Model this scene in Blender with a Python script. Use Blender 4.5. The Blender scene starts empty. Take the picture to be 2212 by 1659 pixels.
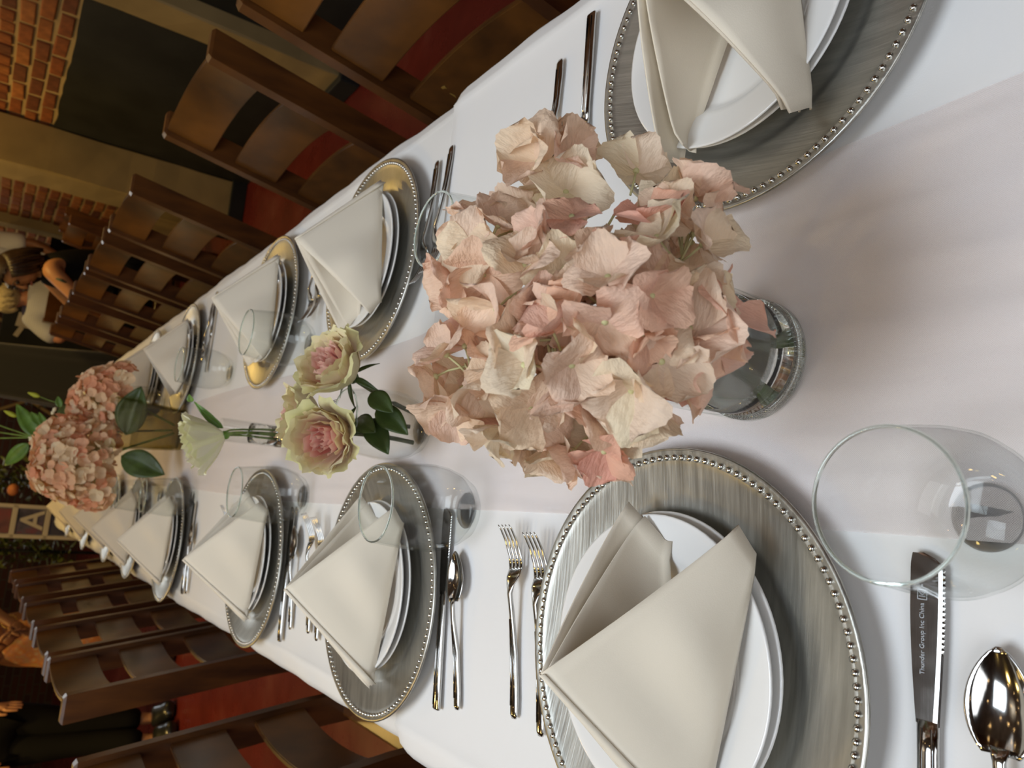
import bpy, bmesh, math, random
from mathutils import Vector, Matrix, Quaternion
random.seed(11)
S = bpy.context.scene
COL = S.collection
PI = math.pi
ZT = 0.76                     # table top height
CAM = Vector((0, 0, 1.245))   # camera position
FPX = 1640.0                  # focal length in pixels of the 2212 x 1659 frame

# ------------------------------------------------------------------ camera
def _unit(a): return Vector(a).normalized()
_down = _unit((366 - 829.5, 3476 - 1106, FPX))
_far = Vector((636 - 829.5, -63 - 1106, FPX)); _far -= _far.dot(_down) * _down; _far.normalize()
_up = -_down
_rt = _far.cross(_up)
ROT = Matrix((_rt, _far, _up))          # camera (right, down, forward of the upright picture) -> world
cam_data = bpy.data.cameras.new('camera')
cam = bpy.data.objects.new('camera', cam_data); COL.objects.link(cam); S.camera = cam
cr, cd, cf = ROT.col[0], ROT.col[1], ROT.col[2]
m = Matrix.Identity(4)
for i in range(3):
    m[i][0] = cd[i]; m[i][1] = cr[i]; m[i][2] = -cf[i]; m[i][3] = CAM[i]
cam.matrix_world = m
cam_data.sensor_width = 36.0
cam_data.lens = FPX / 2212 * 36.0
cam_data.clip_start = 0.02; cam_data.clip_end = 60
cam_data.dof.use_dof = True
cam_data.dof.focus_distance = 0.60
cam_data.dof.aperture_fstop = 12.0

def ray(x, y): return ROT @ Vector((1659 - y - 829.5, x - 1106, FPX))
def at_depth(x, y, d): return CAM + ray(x, y) * (d / FPX)
def at_z(x, y, z): r = ray(x, y); return CAM + r * ((z - CAM.z) / r.z)
def at_y(x, y, Y): r = ray(x, y); return CAM + r * (Y / r.y)

# ------------------------------------------------------------------ world, lights, exposure
S.view_settings.view_transform = 'Standard'
S.view_settings.look = 'None'
S.view_settings.gamma = 1.0
S.view_settings.use_curve_mapping = False
S.view_settings.exposure = 0.02
W = bpy.data.worlds.new('world'); S.world = W; W.use_nodes = True
W.node_tree.nodes['Background'].inputs[0].default_value = (1.0, 0.86, 0.72, 1)
W.node_tree.nodes['Background'].inputs[1].default_value = 0.02

def area(name, loc, target, sx, sy, power, color):
    l = bpy.data.lights.new(name, 'AREA'); l.shape = 'RECTANGLE'; l.size = sx; l.size_y = sy
    l.energy = power; l.color = color
    o = bpy.data.objects.new(name, l); COL.objects.link(o); o.location = loc
    o.rotation_euler = (Vector(target) - Vector(loc)).to_track_quat('-Z', 'Y').to_euler()
    return o
def bulb(name, loc, power, color, r=0.03):
    l = bpy.data.lights.new(name, 'POINT'); l.energy = power; l.color = color; l.shadow_soft_size = r
    o = bpy.data.objects.new(name, l); COL.objects.link(o); o.location = loc
    return o
COOL = (0.80, 0.90, 1.0); WARM = (1.0, 0.65, 0.18)
sky = area('skylight', (-0.66, 0.66, 3.1), (-0.05, 0.55, 0.76), 1.15, 1.15, 22, COOL); sky.data.spread = math.radians(130)
area('street_window', (-0.9, -1.6, 2.6), (0.15, 0.5, 0.8), 2.2, 1.6, 27, (0.93, 0.96, 1.0))
area('far_window', (0.45, 10.4, 3.55), (0.2, 2.0, 0.8), 1.5, 1.15, 20, COOL)
for i, (x, y, z, p) in enumerate([(-2.2, 0.9, 2.6, 9), (-1.3, 1.6, 2.3, 8), (-1.8, 3.8, 2.4, 28), (1.6, 3.2, 2.5, 6), (1.3, 4.9, 2.4, 20), (-1.5, 5.0, 2.4, 24), (0.8, 6.2, 2.5, 8), (0.2, 8.0, 3.0, 5), (1.3, 8.0, 2.6, 8)]):
    l = area('pendant_lamp', (x, y, z), (x, y, 0), 0.22, 0.22, p * 0.62, WARM); l.data.shape = 'DISK'; l.data.spread = math.radians(165)
up = area('ceiling_bounce_fill', (-0.5, 3.9, 4.1), (-0.5, 3.9, 5.2), 1.0, 1.0, 11, (1.0, 0.95, 0.86)); up.data.spread = math.radians(80)  # added uplight, brightens the ceiling as bounced daylight would
area('side_reflection_fill', (2.06, 2.0, 3.0), (0.3, 0.8, 0.8), 2.2, 1.5, 7, (1.0, 0.97, 0.92))  # added panel, not an opening: brightens the reflection in the nearest upper row charger
area('back_wall_fill', (0.2, 9.0, 3.3), (0.2, 11.0, 4.3), 3.0, 0.6, 34, (1.0, 0.96, 0.86))  # added fill on the upper back wall, seen mirrored in the chargers
for i in range(22):
    bulb('string_bulb', (-1.6 + 0.95 * (i % 4) + 0.2 * (i % 3), -0.6 + 0.5 * (i // 2) * 0.9, 3.25 + 0.12 * (i % 2)), 0.5, (1.0, 0.62, 0.25), 0.018)

# ------------------------------------------------------------------ mesh helpers
def tag(o, label=None, cat=None, group=None, kind=None):
    if label: o['label'] = label
    if cat: o['category'] = cat
    if group: o['group'] = group
    if kind: o['kind'] = kind
    return o
def obj(name, data, mats=None, parent=None, smooth=True, loc=None, rot=None):
    if isinstance(data, bmesh.types.BMesh):
        me = bpy.data.meshes.new(name); data.to_mesh(me); data.free()
    else: me = data
    if mats is not None and hasattr(me, 'materials') and not me.materials:
        for mm in (mats if isinstance(mats, (list, tuple)) else [mats]): me.materials.append(mm)
    if smooth and isinstance(me, bpy.types.Mesh):
        for p in me.polygons: p.use_smooth = True
    o = bpy.data.objects.new(name, me); COL.objects.link(o)
    if parent: o.parent = parent
    if loc is not None: o.location = loc
    if rot is not None: o.rotation_euler = rot
    return o
def mesh(name, bm, mat, smooth=True):
    me = bpy.data.meshes.new(name); bm.to_mesh(me); bm.free()
    if mat: me.materials.append(mat)
    if smooth:
        for p in me.polygons: p.use_smooth = True
    return me
def empty(name, loc=(0, 0, 0), rot=(0, 0, 0)):
    o = bpy.data.objects.new(name, None); COL.objects.link(o); o.location = loc; o.rotation_euler = rot
    o.empty_display_size = 0.05
    return o
def kids(o): return [c for c in bpy.data.objects if c.parent == o]
def copy_tree(o, parent=None, _map=None):
    if _map is None:
        _map = {}
        for c in bpy.data.objects:
            if c.parent: _map.setdefault(c.parent, []).append(c)
    c = o.copy(); COL.objects.link(c)
    if parent: c.parent = parent
    for ch in _map.get(o, []): copy_tree(ch, c, _map)
    return c
def add_box(bm, c, s, rz=0.0, mat=None):
    M = Matrix.Translation(c) @ Matrix.Rotation(rz, 4, 'Z') @ Matrix.Diagonal((s[0], s[1], s[2], 1))
    if mat: M = mat @ M
    bmesh.ops.create_cube(bm, size=1.0, matrix=M)
def box(c, s, bevel=0.0, seg=2, rz=0.0):
    bm = bmesh.new(); add_box(bm, c, s, rz)
    if bevel: bmesh.ops.bevel(bm, geom=bm.edges[:], offset=bevel, segments=seg, affect='EDGES', profile=0.5)
    return bm
def lathe(profile, seg=48):
    """surface of revolution about z; profile runs (r, z); points with r=0 close the surface"""
    bm = bmesh.new(); rows = []
    for r, z in profile:
        if r < 1e-6: rows.append([bm.verts.new((0, 0, z))])
        else: rows.append([bm.verts.new((r * math.cos(2 * PI * i / seg), r * math.sin(2 * PI * i / seg), z)) for i in range(seg)])
    for a, b in zip(rows, rows[1:]):
        for i in range(seg):
            j = (i + 1) % seg
            if len(a) == 1 and len(b) == 1: continue
            if len(a) == 1: bm.faces.new((a[0], b[i], b[j]))
            elif len(b) == 1: bm.faces.new((a[i], b[0], a[j]))
            else: bm.faces.new((a[i], b[i], b[j], a[j]))
    bmesh.ops.recalc_face_normals(bm, faces=bm.faces)
    return bm
def grid(bm, P, closed=False):
    """P[i][j] points -> quads"""
    V = [[bm.verts.new(p) for p in row] for row in P]
    for i in range(len(V) - 1):
        for j in range(len(V[0]) - 1):
            bm.faces.new((V[i][j], V[i + 1][j], V[i + 1][j + 1], V[i][j + 1]))
    return V
def sheet(P, t, bm=None):
    """thick sheet from a point grid (closed shell)"""
    bm = bm or bmesh.new()
    n, k = len(P), len(P[0])
    N = [[None] * k for _ in range(n)]
    for i in range(n):
        for j in range(k):
            a = P[min(i + 1, n - 1)][j] - P[max(i - 1, 0)][j]
            b = P[i][min(j + 1, k - 1)] - P[i][max(j - 1, 0)]
            c = a.cross(b)
            N[i][j] = c.normalized() if c.length > 1e-12 else (N[i][j - 1] if j else Vector((0, 0, 1)))
    A = [[bm.verts.new(P[i][j] + N[i][j] * t / 2) for j in range(k)] for i in range(n)]
    B = [[bm.verts.new(P[i][j] - N[i][j] * t / 2) for j in range(k)] for i in range(n)]
    for i in range(n - 1):
        for j in range(k - 1):
            bm.faces.new((A[i][j], A[i + 1][j], A[i + 1][j + 1], A[i][j + 1]))
            bm.faces.new((B[i][j], B[i][j + 1], B[i + 1][j + 1], B[i + 1][j]))
    for i in range(n - 1):
        bm.faces.new((A[i][0], B[i][0], B[i + 1][0], A[i + 1][0]))
        bm.faces.new((A[i][k - 1], A[i + 1][k - 1], B[i + 1][k - 1], B[i][k - 1]))
    for j in range(k - 1):
        bm.faces.new((A[0][j], A[0][j + 1], B[0][j + 1], B[0][j]))
        bm.faces.new((A[n - 1][j], B[n - 1][j], B[n - 1][j + 1], A[n - 1][j + 1]))
    return bm
def crisp(bm, ang=0.5):
    for e in bm.edges:
        if e.calc_face_angle(0) > ang: e.smooth = False
    return bm
def tube(pts, radii, seg=8, bm=None, flat=1.0, cap=True):
    """tube along a polyline; radii per point; flat squashes along the binormal"""
    bm = bm or bmesh.new(); rows = []; n = len(pts)
    if not isinstance(radii, (list, tuple)): radii = [radii] * n
    ref = Vector((0, 0, 1))
    for i in range(n):
        d = (pts[min(i + 1, n - 1)] - pts[max(i - 1, 0)])
        if d.length < 1e-9: d = Vector((0, 0, 1))
        d.normalize()
        if abs(d.dot(ref)) > 0.95: ref2 = Vector((1, 0, 0))
        else: ref2 = ref
        u = d.cross(ref2).normalized(); v = u.cross(d).normalized()
        rows.append([bm.verts.new(pts[i] + radii[i] * (math.cos(2 * PI * k / seg) * u + flat * math.sin(2 * PI * k / seg) * v)) for k in range(seg)])
    for a, b in zip(rows, rows[1:]):
        for k in range(seg): bm.faces.new((a[k], a[(k + 1) % seg], b[(k + 1) % seg], b[k]))
    if cap:
        bm.faces.new(rows[0][::-1]); bm.faces.new(rows[-1])
    return bm
def bez(a, b, c, n=8): return [a * (1 - t) ** 2 + b * 2 * t * (1 - t) + c * t * t for t in [i / n for i in range(n + 1)]]
def loft(stations, seg=10, bm=None):
    """stations (x, y, z, half width, half thickness): flattened rod along +x"""
    bm = bm or bmesh.new(); rows = []
    for x, y, z, w, t in stations:
        r = []
        for k in range(seg):
            a = 2 * PI * k / seg
            c, s = math.cos(a), math.sin(a)
            r.append(bm.verts.new((x, y + w * math.copysign(abs(c) ** 0.6, c), z + t * math.copysign(abs(s) ** 0.8, s))))
        rows.append(r)
    for a, b in zip(rows, rows[1:]):
        for k in range(seg): bm.faces.new((a[k], b[k], b[(k + 1) % seg], a[(k + 1) % seg]))
    bm.faces.new(rows[0]); bm.faces.new(rows[-1][::-1])
    bmesh.ops.recalc_face_normals(bm, faces=bm.faces)
    return bm

# ------------------------------------------------------------------ materials
def newmat(name):
    mt = bpy.data.materials.new(name); mt.use_nodes = True
    nt = mt.node_tree; b = nt.nodes['Principled BSDF']
    return mt, nt, b
def node(nt, t, **kw):
    n = nt.nodes.new(t)
    for k, v in kw.items(): setattr(n, k, v)
    return n
def noise(nt, scale, detail=3, coord='Object', rough=0.55, stretch=None):
    tc = node(nt, 'ShaderNodeTexCoord'); n = node(nt, 'ShaderNodeTexNoise')
    n.inputs['Scale'].default_value = scale; n.inputs['Detail'].default_value = detail; n.inputs['Roughness'].default_value = rough
    if stretch:
        mp = node(nt, 'ShaderNodeMapping'); mp.inputs['Scale'].default_value = stretch
        nt.links.new(tc.outputs[coord], mp.inputs[0]); nt.links.new(mp.outputs[0], n.inputs['Vector'])
    else: nt.links.new(tc.outputs[coord], n.inputs['Vector'])
    return n
def ramp(nt, fac, cols, inter='LINEAR'):
    r = node(nt, 'ShaderNodeValToRGB'); r.color_ramp.interpolation = inter
    e = r.color_ramp.elements
    while len(e) < len(cols): e.new(0.5)
    for el, (p, c) in zip(e, cols): el.position = p; el.color = (*c, 1)
    nt.links.new(fac, r.inputs[0]); return r
def bump(nt, b, height, strength=0.2, dist=0.002):
    bp = node(nt, 'ShaderNodeBump'); bp.inputs['Strength'].default_value = strength; bp.inputs['Distance'].default_value = dist
    nt.links.new(height, bp.inputs['Height']); nt.links.new(bp.outputs[0], b.inputs['Normal']); return bp
def simple(name, col, rough=0.5, metal=0.0, spec=0.5, var=0.0, vscale=8, bmp=0.0, bscale=60, coat=0.0):
    mt, nt, b = newmat(name)
    b.inputs['Roughness'].default_value = rough; b.inputs['Metallic'].default_value = metal
    b.inputs['Specular IOR Level'].default_value = spec; b.inputs['Coat Weight'].default_value = coat
    if var:
        n = noise(nt, vscale, 4)
        r = ramp(nt, n.outputs['Fac'], [(0.3, [c * (1 - var) for c in col]), (0.7, [min(1, c * (1 + var)) for c in col])])
        nt.links.new(r.outputs[0], b.inputs['Base Color'])
    else: b.inputs['Base Color'].default_value = (*col, 1)
    if bmp: bump(nt, b, noise(nt, bscale, 3).outputs['Fac'], bmp)
    return mt
def cloth_mat(name, col, weave=900, wr=0.25, sheen=0.2):
    mt, nt, b = newmat(name)
    b.inputs['Base Color'].default_value = (*col, 1); b.inputs['Roughness'].default_value = 0.85
    b.inputs['Specular IOR Level'].default_value = 0.15; b.inputs['Sheen Weight'].default_value = sheen
    n1 = noise(nt, weave, 2); n2 = noise(nt, 9, 3); mx = node(nt, 'ShaderNodeMath', operation='MULTIPLY_ADD')
    nt.links.new(n2.outputs['Fac'], mx.inputs[0]); mx.inputs[1].default_value = 7.0; nt.links.new(n1.outputs['Fac'], mx.inputs[2])
    bump(nt, b, mx.outputs[0], wr, 0.001)
    return mt
def metal_mat(name, col, rough, scratch=0.0, stretch=None, scale=60, var=0.25, metal=1.0):
    mt, nt, b = newmat(name)
    b.inputs['Metallic'].default_value = metal
    n = noise(nt, scale, 5, stretch=stretch)
    r = ramp(nt, n.outputs['Fac'], [(0.3, [c * (1 - var) for c in col]), (0.65, col)])
    nt.links.new(r.outputs[0], b.inputs['Base Color'])
    rr = node(nt, 'ShaderNodeMapRange'); rr.inputs['To Min'].default_value = rough * 0.75; rr.inputs['To Max'].default_value = rough * 1.3
    nt.links.new(n.outputs['Fac'], rr.inputs['Value']); nt.links.new(rr.outputs[0], b.inputs['Roughness'])
    if scratch:
        s = noise(nt, 14, 6, stretch=(1, 30, 1)); bump(nt, b, s.outputs['Fac'], scratch, 0.0006)
    return mt
def thin_glass(name, tint=(0.985, 0.992, 0.988), edge=(0.55, 0.62, 0.58), blend=0.22, refl=0.28):
    mt = bpy.data.materials.new(name); mt.use_nodes = True; nt = mt.node_tree; nt.nodes.clear()
    out = node(nt, 'ShaderNodeOutputMaterial'); lw = node(nt, 'ShaderNodeLayerWeight'); lw.inputs[0].default_value = blend
    rp = ramp(nt, lw.outputs['Facing'], [(0.0, tint), (0.7, [0.96 * a for a in tint]), (1.0, edge)])
    tr = node(nt, 'ShaderNodeBsdfTransparent'); nt.links.new(rp.outputs[0], tr.inputs[0])
    gl = node(nt, 'ShaderNodeBsdfGlossy'); gl.inputs['Roughness'].default_value = 0.02
    l2 = node(nt, 'ShaderNodeLayerWeight'); l2.inputs[0].default_value = 0.5
    pw = node(nt, 'ShaderNodeMath', operation='POWER'); nt.links.new(l2.outputs['Facing'], pw.inputs[0]); pw.inputs[1].default_value = 5.0
    ma = node(nt, 'ShaderNodeMath', operation='MULTIPLY_ADD'); nt.links.new(pw.outputs[0], ma.inputs[0]); ma.inputs[1].default_value = refl; ma.inputs[2].default_value = 0.03
    mx = node(nt, 'ShaderNodeMixShader')
    nt.links.new(ma.outputs[0], mx.inputs[0]); nt.links.new(tr.outputs[0], mx.inputs[1]); nt.links.new(gl.outputs[0], mx.inputs[2])
    nt.links.new(mx.outputs[0], out.inputs[0]); return mt
def refr(name, col, ior, rough=0.0):
    mt, nt, b = newmat(name)
    b.inputs['Base Color'].default_value = (*col, 1); b.inputs['Transmission Weight'].default_value = 1.0
    b.inputs['IOR'].default_value = ior; b.inputs['Roughness'].default_value = rough; return mt
def petal_mat(name, cols, trans=0.35, vein=0.15, tip=None, own=False):
    """petal colour varies from petal to petal and from base to tip (uv.y)"""
    mt, nt, b = newmat(name)
    oi = node(nt, 'ShaderNodeObjectInfo'); rp = ramp(nt, oi.outputs['Random'], cols)
    if own: rp = oi; rp_out = oi.outputs['Color']
    else: rp_out = rp.outputs[0]
    n = noise(nt, 30 if not own else 2.2, 4); hs = node(nt, 'ShaderNodeMix', data_type='RGBA', blend_type='MULTIPLY')
    rv = ramp(nt, n.outputs['Fac'], [(0.3, (1 - vein, 1 - vein * 1.2, 1 - vein * 1.5)), (0.7, (1, 1, 1))])
    hs.inputs[0].default_value = 1.0
    nt.links.new(rp_out, hs.inputs[6]); nt.links.new(rv.outputs[0], hs.inputs[7])
    col = hs.outputs[2]
    if tip:
        at = node(nt, 'ShaderNodeAttribute', attribute_name='span'); mx = node(nt, 'ShaderNodeMix', data_type='RGBA')
        rt = ramp(nt, at.outputs['Fac'], [(tip[1], (0, 0, 0)), (tip[2], (1, 1, 1))])
        nt.links.new(rt.outputs[0], mx.inputs[0]); nt.links.new(col, mx.inputs[6]); mx.inputs[7].default_value = (*tip[0], 1); col = mx.outputs[2]
    nt.links.new(col, b.inputs['Base Color'])
    b.inputs['Roughness'].default_value = 0.6; b.inputs['Specular IOR Level'].default_value = 0.2; b.inputs['Sheen Weight'].default_value = 0.15
    tl = node(nt, 'ShaderNodeBsdfTranslucent'); nt.links.new(col, tl.inputs[0])
    ms = node(nt, 'ShaderNodeMixShader'); ms.inputs[0].default_value = trans
    nt.links.new(b.outputs[0], ms.inputs[1]); nt.links.new(tl.outputs[0], ms.inputs[2])
    nt.links.new(ms.outputs[0], nt.nodes['Material Output'].inputs[0])
    bump(nt, b, noise(nt, 120 if not own else 7, 3, stretch=(0.35, 1, 1)).outputs['Fac'], 0.25, 0.001 if not own else 0.03)
    return mt
def wood_mat(name, dark, light, rough=0.28, coat=0.5):
    mt, nt, b = newmat(name)
    n = noise(nt, 5, 6, stretch=(6, 1.2, 1.2)); n2 = noise(nt, 2.2, 2)
    mx = node(nt, 'ShaderNodeMath', operation='ADD'); nt.links.new(n.outputs['Fac'], mx.inputs[0]); nt.links.new(n2.outputs['Fac'], mx.inputs[1])
    r = ramp(nt, mx.outputs[0], [(0.35, dark), (0.75, light)])
    mr = node(nt, 'ShaderNodeMath', operation='MULTIPLY'); nt.links.new(mx.outputs[0], mr.inputs[0]); mr.inputs[1].default_value = 0.55
    nt.links.new(mr.outputs[0], r.inputs[0])
    nt.links.new(r.outputs[0], b.inputs['Base Color']); b.inputs['Roughness'].default_value = rough
    b.inputs['Coat Weight'].default_value = coat; b.inputs['Coat Roughness'].default_value = 0.22
    return mt

M = {}
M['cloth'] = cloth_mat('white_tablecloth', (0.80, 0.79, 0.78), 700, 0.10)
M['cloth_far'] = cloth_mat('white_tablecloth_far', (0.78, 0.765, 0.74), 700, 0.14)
M['napkin'] = cloth_mat('napkin_linen', (0.775, 0.70, 0.575), 1100, 0.10)
M['porcelain'] = simple('porcelain', (0.82, 0.81, 0.79), 0.12, 0, 0.5, coat=0.4)
M['charger'] = metal_mat('charger_silver', (0.49, 0.48, 0.435), 0.32, 0.3, stretch=(1, 9, 1), scale=18, var=0.25, metal=0.9)
M['bead'] = metal_mat('bead_silver', (0.78, 0.77, 0.73), 0.16)
M['steel'] = metal_mat('cutlery_steel', (0.56, 0.55, 0.53), 0.10, 0.05, scale=90, var=0.18)
M['engrave'] = simple('engraved_mark', (0.33, 0.34, 0.35), 0.5, 0.6)
M['glass'] = thin_glass('clear_glass')
M['glassbase'] = refr('thick_glass', (0.93, 0.985, 0.95), 1.48)
M['glassrim'] = refr('rim_glass', (0.80, 0.93, 0.84), 1.48)
M['water'] = refr('water', (0.98, 0.99, 0.97), 1.333)
M['glass_foot'] = thin_glass('glass_foot', (0.985, 0.992, 0.985), (0.66, 0.74, 0.66), 0.3, 0.25)
M['vase_glass'] = thin_glass('vase_glass', refl=0.10)
M['vase_olive'] = thin_glass('olive_vase_glass', (0.86, 0.83, 0.70), (0.50, 0.48, 0.36), 0.4, 0.2)
M['hyd'] = petal_mat('hydrangea_petal', [(0.0, (0.86, 0.50, 0.38)), (0.25, (0.89, 0.60, 0.46)), (0.55, (0.90, 0.69, 0.54)), (0.8, (0.90, 0.77, 0.60)), (1.0, (0.88, 0.80, 0.63))], 0.27, 0.08, own=True)
M['hyd_far'] = petal_mat('hydrangea_petal_far', [(0.0, (0.90, 0.42, 0.25)), (0.4, (0.93, 0.59, 0.37)), (0.75, (0.94, 0.72, 0.48)), (1.0, (0.95, 0.82, 0.58))], 0.25)  # more orange than the near petals: warm lamplight mixed into the colour
M['eye'] = simple('floret_eye', (0.60, 0.58, 0.30), 0.6)
M['rose_out'] = petal_mat('rose_outer', [(0.0, (0.66, 0.66, 0.30)), (0.5, (0.82, 0.74, 0.48)), (1.0, (0.82, 0.66, 0.48))], 0.3, 0.12, ((0.74, 0.70, 0.36), 0.6, 1.1))
M['rose_pale'] = petal_mat('rose_pale', [(0.0, (0.92, 0.80, 0.56)), (0.5, (0.92, 0.75, 0.54)), (1.0, (0.92, 0.70, 0.52))], 0.3, 0.08, ((0.88, 0.82, 0.50), 0.65, 1.1))
M['rose_mid'] = petal_mat('rose_middle', [(0.0, (0.84, 0.66, 0.45)), (1.0, (0.86, 0.60, 0.44))], 0.3, 0.1, ((0.80, 0.72, 0.42), 0.7, 1.0))
M['rose_in'] = petal_mat('rose_heart', [(0.0, (0.86, 0.36, 0.31)), (1.0, (0.88, 0.50, 0.42))], 0.3, 0.1, ((0.9, 0.62, 0.52), 0.75, 1.0))
M['lis'] = petal_mat('lisianthus_petal', [(0.0, (0.88, 0.90, 0.55)), (0.6, (0.93, 0.92, 0.68)), (1.0, (0.94, 0.91, 0.74))], 0.2, 0.06)
M['leaf'] = simple('leaf_green', (0.045, 0.075, 0.016), 0.42, 0, 0.5, 0.35, 25, 0.3, 80)
M['leaf_l'] = simple('leaf_light', (0.11, 0.22, 0.03), 0.42, 0, 0.5, 0.3, 25, 0.3, 80)
M['stem'] = simple('stem_green', (0.16, 0.26, 0.05), 0.5, 0, 0.4, 0.3, 40)
M['stem_d'] = simple('stem_dark', (0.07, 0.08, 0.03), 0.5, 0, 0.4, 0.4, 40)
M['bud'] = simple('bud_yellow', (0.45, 0.50, 0.04), 0.5)
M['wood'] = wood_mat('dark_wood', (0.020, 0.007, 0.002), (0.19, 0.070, 0.010), 0.32, 0.25)
M['wood_o'] = wood_mat('post_wood', (0.022, 0.007, 0.003), (0.15, 0.052, 0.009), 0.34, 0.2)
M['gold'] = simple('worn_gold', (0.50, 0.33, 0.08), 0.4, 0.7)
M['brickwall'] = None
M['post'] = simple('painted_post', (0.30, 0.22, 0.10), 0.6, 0, 0.3, 0.18, 3, 0.2, 20)
M['mortar'] = simple('mortar', (0.42, 0.31, 0.17), 0.9, 0, 0.2, 0.25, 14, 0.6, 40)
M['wainscot'] = simple('charcoal_paint', (0.016, 0.017, 0.017), 0.6, 0, 0.3, 0.35, 4, 0.3, 60)
M['dark'] = simple('plaster', (0.30, 0.26, 0.20), 0.8, 0, 0.2, 0.3, 2)
M['ceiling'] = simple('ceiling_paint', (0.40, 0.36, 0.30), 0.8, 0, 0.2, 0.3, 2)
M['white'] = simple('white_paint', (0.62, 0.56, 0.46), 0.6)
M['charcloth'] = cloth_mat('charcoal_cloth', (0.035, 0.036, 0.037), 300, 0.3, 0.5)
M['lining'] = simple('tabletop_wood', (0.35, 0.27, 0.18), 0.5)

def brick_mat():
    mt, nt, b = newmat('brick')
    oi = node(nt, 'ShaderNodeObjectInfo'); r = ramp(nt, oi.outputs['Random'], [(0, (0.15, 0.045, 0.022)), (0.4, (0.27, 0.075, 0.022)), (0.75, (0.34, 0.11, 0.03)), (1, (0.40, 0.15, 0.05))])
    n = noise(nt, 22, 5); rv = ramp(nt, n.outputs['Fac'], [(0.3, (0.62, 0.6, 0.6)), (0.62, (1, 1, 1)), (0.85, (1.25, 1.2, 1.1))])
    mx = node(nt, 'ShaderNodeMix', data_type='RGBA', blend_type='MULTIPLY'); mx.inputs[0].default_value = 1
    nt.links.new(r.outputs[0], mx.inputs[6]); nt.links.new(rv.outputs[0], mx.inputs[7]); nt.links.new(mx.outputs[2], b.inputs['Base Color'])
    b.inputs['Roughness'].default_value = 0.85; bump(nt, b, n.outputs['Fac'], 0.5, 0.004); return mt
M['brick'] = brick_mat()
def brick_tex(name):
    mt, nt, b = newmat(name)
    tc = node(nt, 'ShaderNodeTexCoord'); mp = node(nt, 'ShaderNodeMapping'); bt = node(nt, 'ShaderNodeTexBrick')
    mp.inputs['Rotation'].default_value = (PI / 2, 0, 0)
    nt.links.new(tc.outputs['Object'], mp.inputs[0]); nt.links.new(mp.outputs[0], bt.inputs['Vector'])
    bt.inputs['Color1'].default_value = (0.085, 0.026, 0.01, 1); bt.inputs['Color2'].default_value = (0.05, 0.016, 0.008, 1)
    bt.inputs['Mortar'].default_value = (0.07, 0.05, 0.03, 1); bt.inputs['Scale'].default_value = 1.0
    bt.inputs['Brick Width'].default_value = 0.22; bt.inputs['Row Height'].default_value = 0.075; bt.inputs['Mortar Size'].default_value = 0.008
    sp = node(nt, 'ShaderNodeSeparateXYZ'); nt.links.new(tc.outputs['Object'], sp.inputs[0]); gt = node(nt, 'ShaderNodeMath', operation='GREATER_THAN'); nt.links.new(sp.outputs['Z'], gt.inputs[0]); gt.inputs[1].default_value = 2.2
    mx = node(nt, 'ShaderNodeMix', data_type='RGBA'); nt.links.new(gt.outputs[0], mx.inputs[0]); nt.links.new(bt.outputs['Color'], mx.inputs[6]); mx.inputs[7].default_value = (0.36, 0.32, 0.25, 1)  # upper wall paler: its lit look is put into the colour, for charger reflections
    nt.links.new(mx.outputs[2], b.inputs['Base Color']); b.inputs['Roughness'].default_value = 0.85
    bump(nt, b, bt.outputs['Fac'], -0.4, 0.01); return mt
M['brick_far'] = brick_tex('brick_far')
def brick_wall_mat():
    mt, nt, b = newmat('brick_wall'); tc = node(nt, 'ShaderNodeTexCoord'); sp = node(nt, 'ShaderNodeSeparateXYZ'); cb = node(nt, 'ShaderNodeCombineXYZ'); bt = node(nt, 'ShaderNodeTexBrick')
    nt.links.new(tc.outputs['Object'], sp.inputs[0]); nt.links.new(sp.outputs['Y'], cb.inputs[0]); nt.links.new(sp.outputs['Z'], cb.inputs[1]); nt.links.new(cb.outputs[0], bt.inputs['Vector'])
    bt.inputs['Color1'].default_value = (0.26, 0.08, 0.025, 1); bt.inputs['Color2'].default_value = (0.16, 0.05, 0.02, 1); bt.inputs['Mortar'].default_value = (0.40, 0.30, 0.16, 1)
    bt.inputs['Scale'].default_value = 1.0; bt.inputs['Brick Width'].default_value = 0.22; bt.inputs['Row Height'].default_value = 0.0765; bt.inputs['Mortar Size'].default_value = 0.007
    g1 = node(nt, 'ShaderNodeMath', operation='GREATER_THAN'); nt.links.new(sp.outputs['Z'], g1.inputs[0]); g1.inputs[1].default_value = 1.64
    g2 = node(nt, 'ShaderNodeMath', operation='LESS_THAN'); nt.links.new(sp.outputs['Y'], g2.inputs[0]); g2.inputs[1].default_value = 3.2
    g3 = node(nt, 'ShaderNodeMath', operation='GREATER_THAN'); nt.links.new(sp.outputs['Y'], g3.inputs[0]); g3.inputs[1].default_value = 9.0
    g4 = node(nt, 'ShaderNodeMath', operation='MAXIMUM'); nt.links.new(g1.outputs[0], g4.inputs[0]); nt.links.new(g2.outputs[0], g4.inputs[1])
    gt = node(nt, 'ShaderNodeMath', operation='MAXIMUM'); nt.links.new(g4.outputs[0], gt.inputs[0]); nt.links.new(g3.outputs[0], gt.inputs[1])
    mx = node(nt, 'ShaderNodeMix', data_type='RGBA'); nt.links.new(gt.outputs[0], mx.inputs[0]); mx.inputs[6].default_value = (0.40, 0.29, 0.15, 1); nt.links.new(bt.outputs['Color'], mx.inputs[7])
    nt.links.new(mx.outputs[2], b.inputs['Base Color']); b.inputs['Roughness'].default_value = 0.9; bump(nt, b, noise(nt, 40, 4).outputs['Fac'], 0.5, 0.004); return mt
M['brickwall'] = brick_wall_mat()
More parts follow.
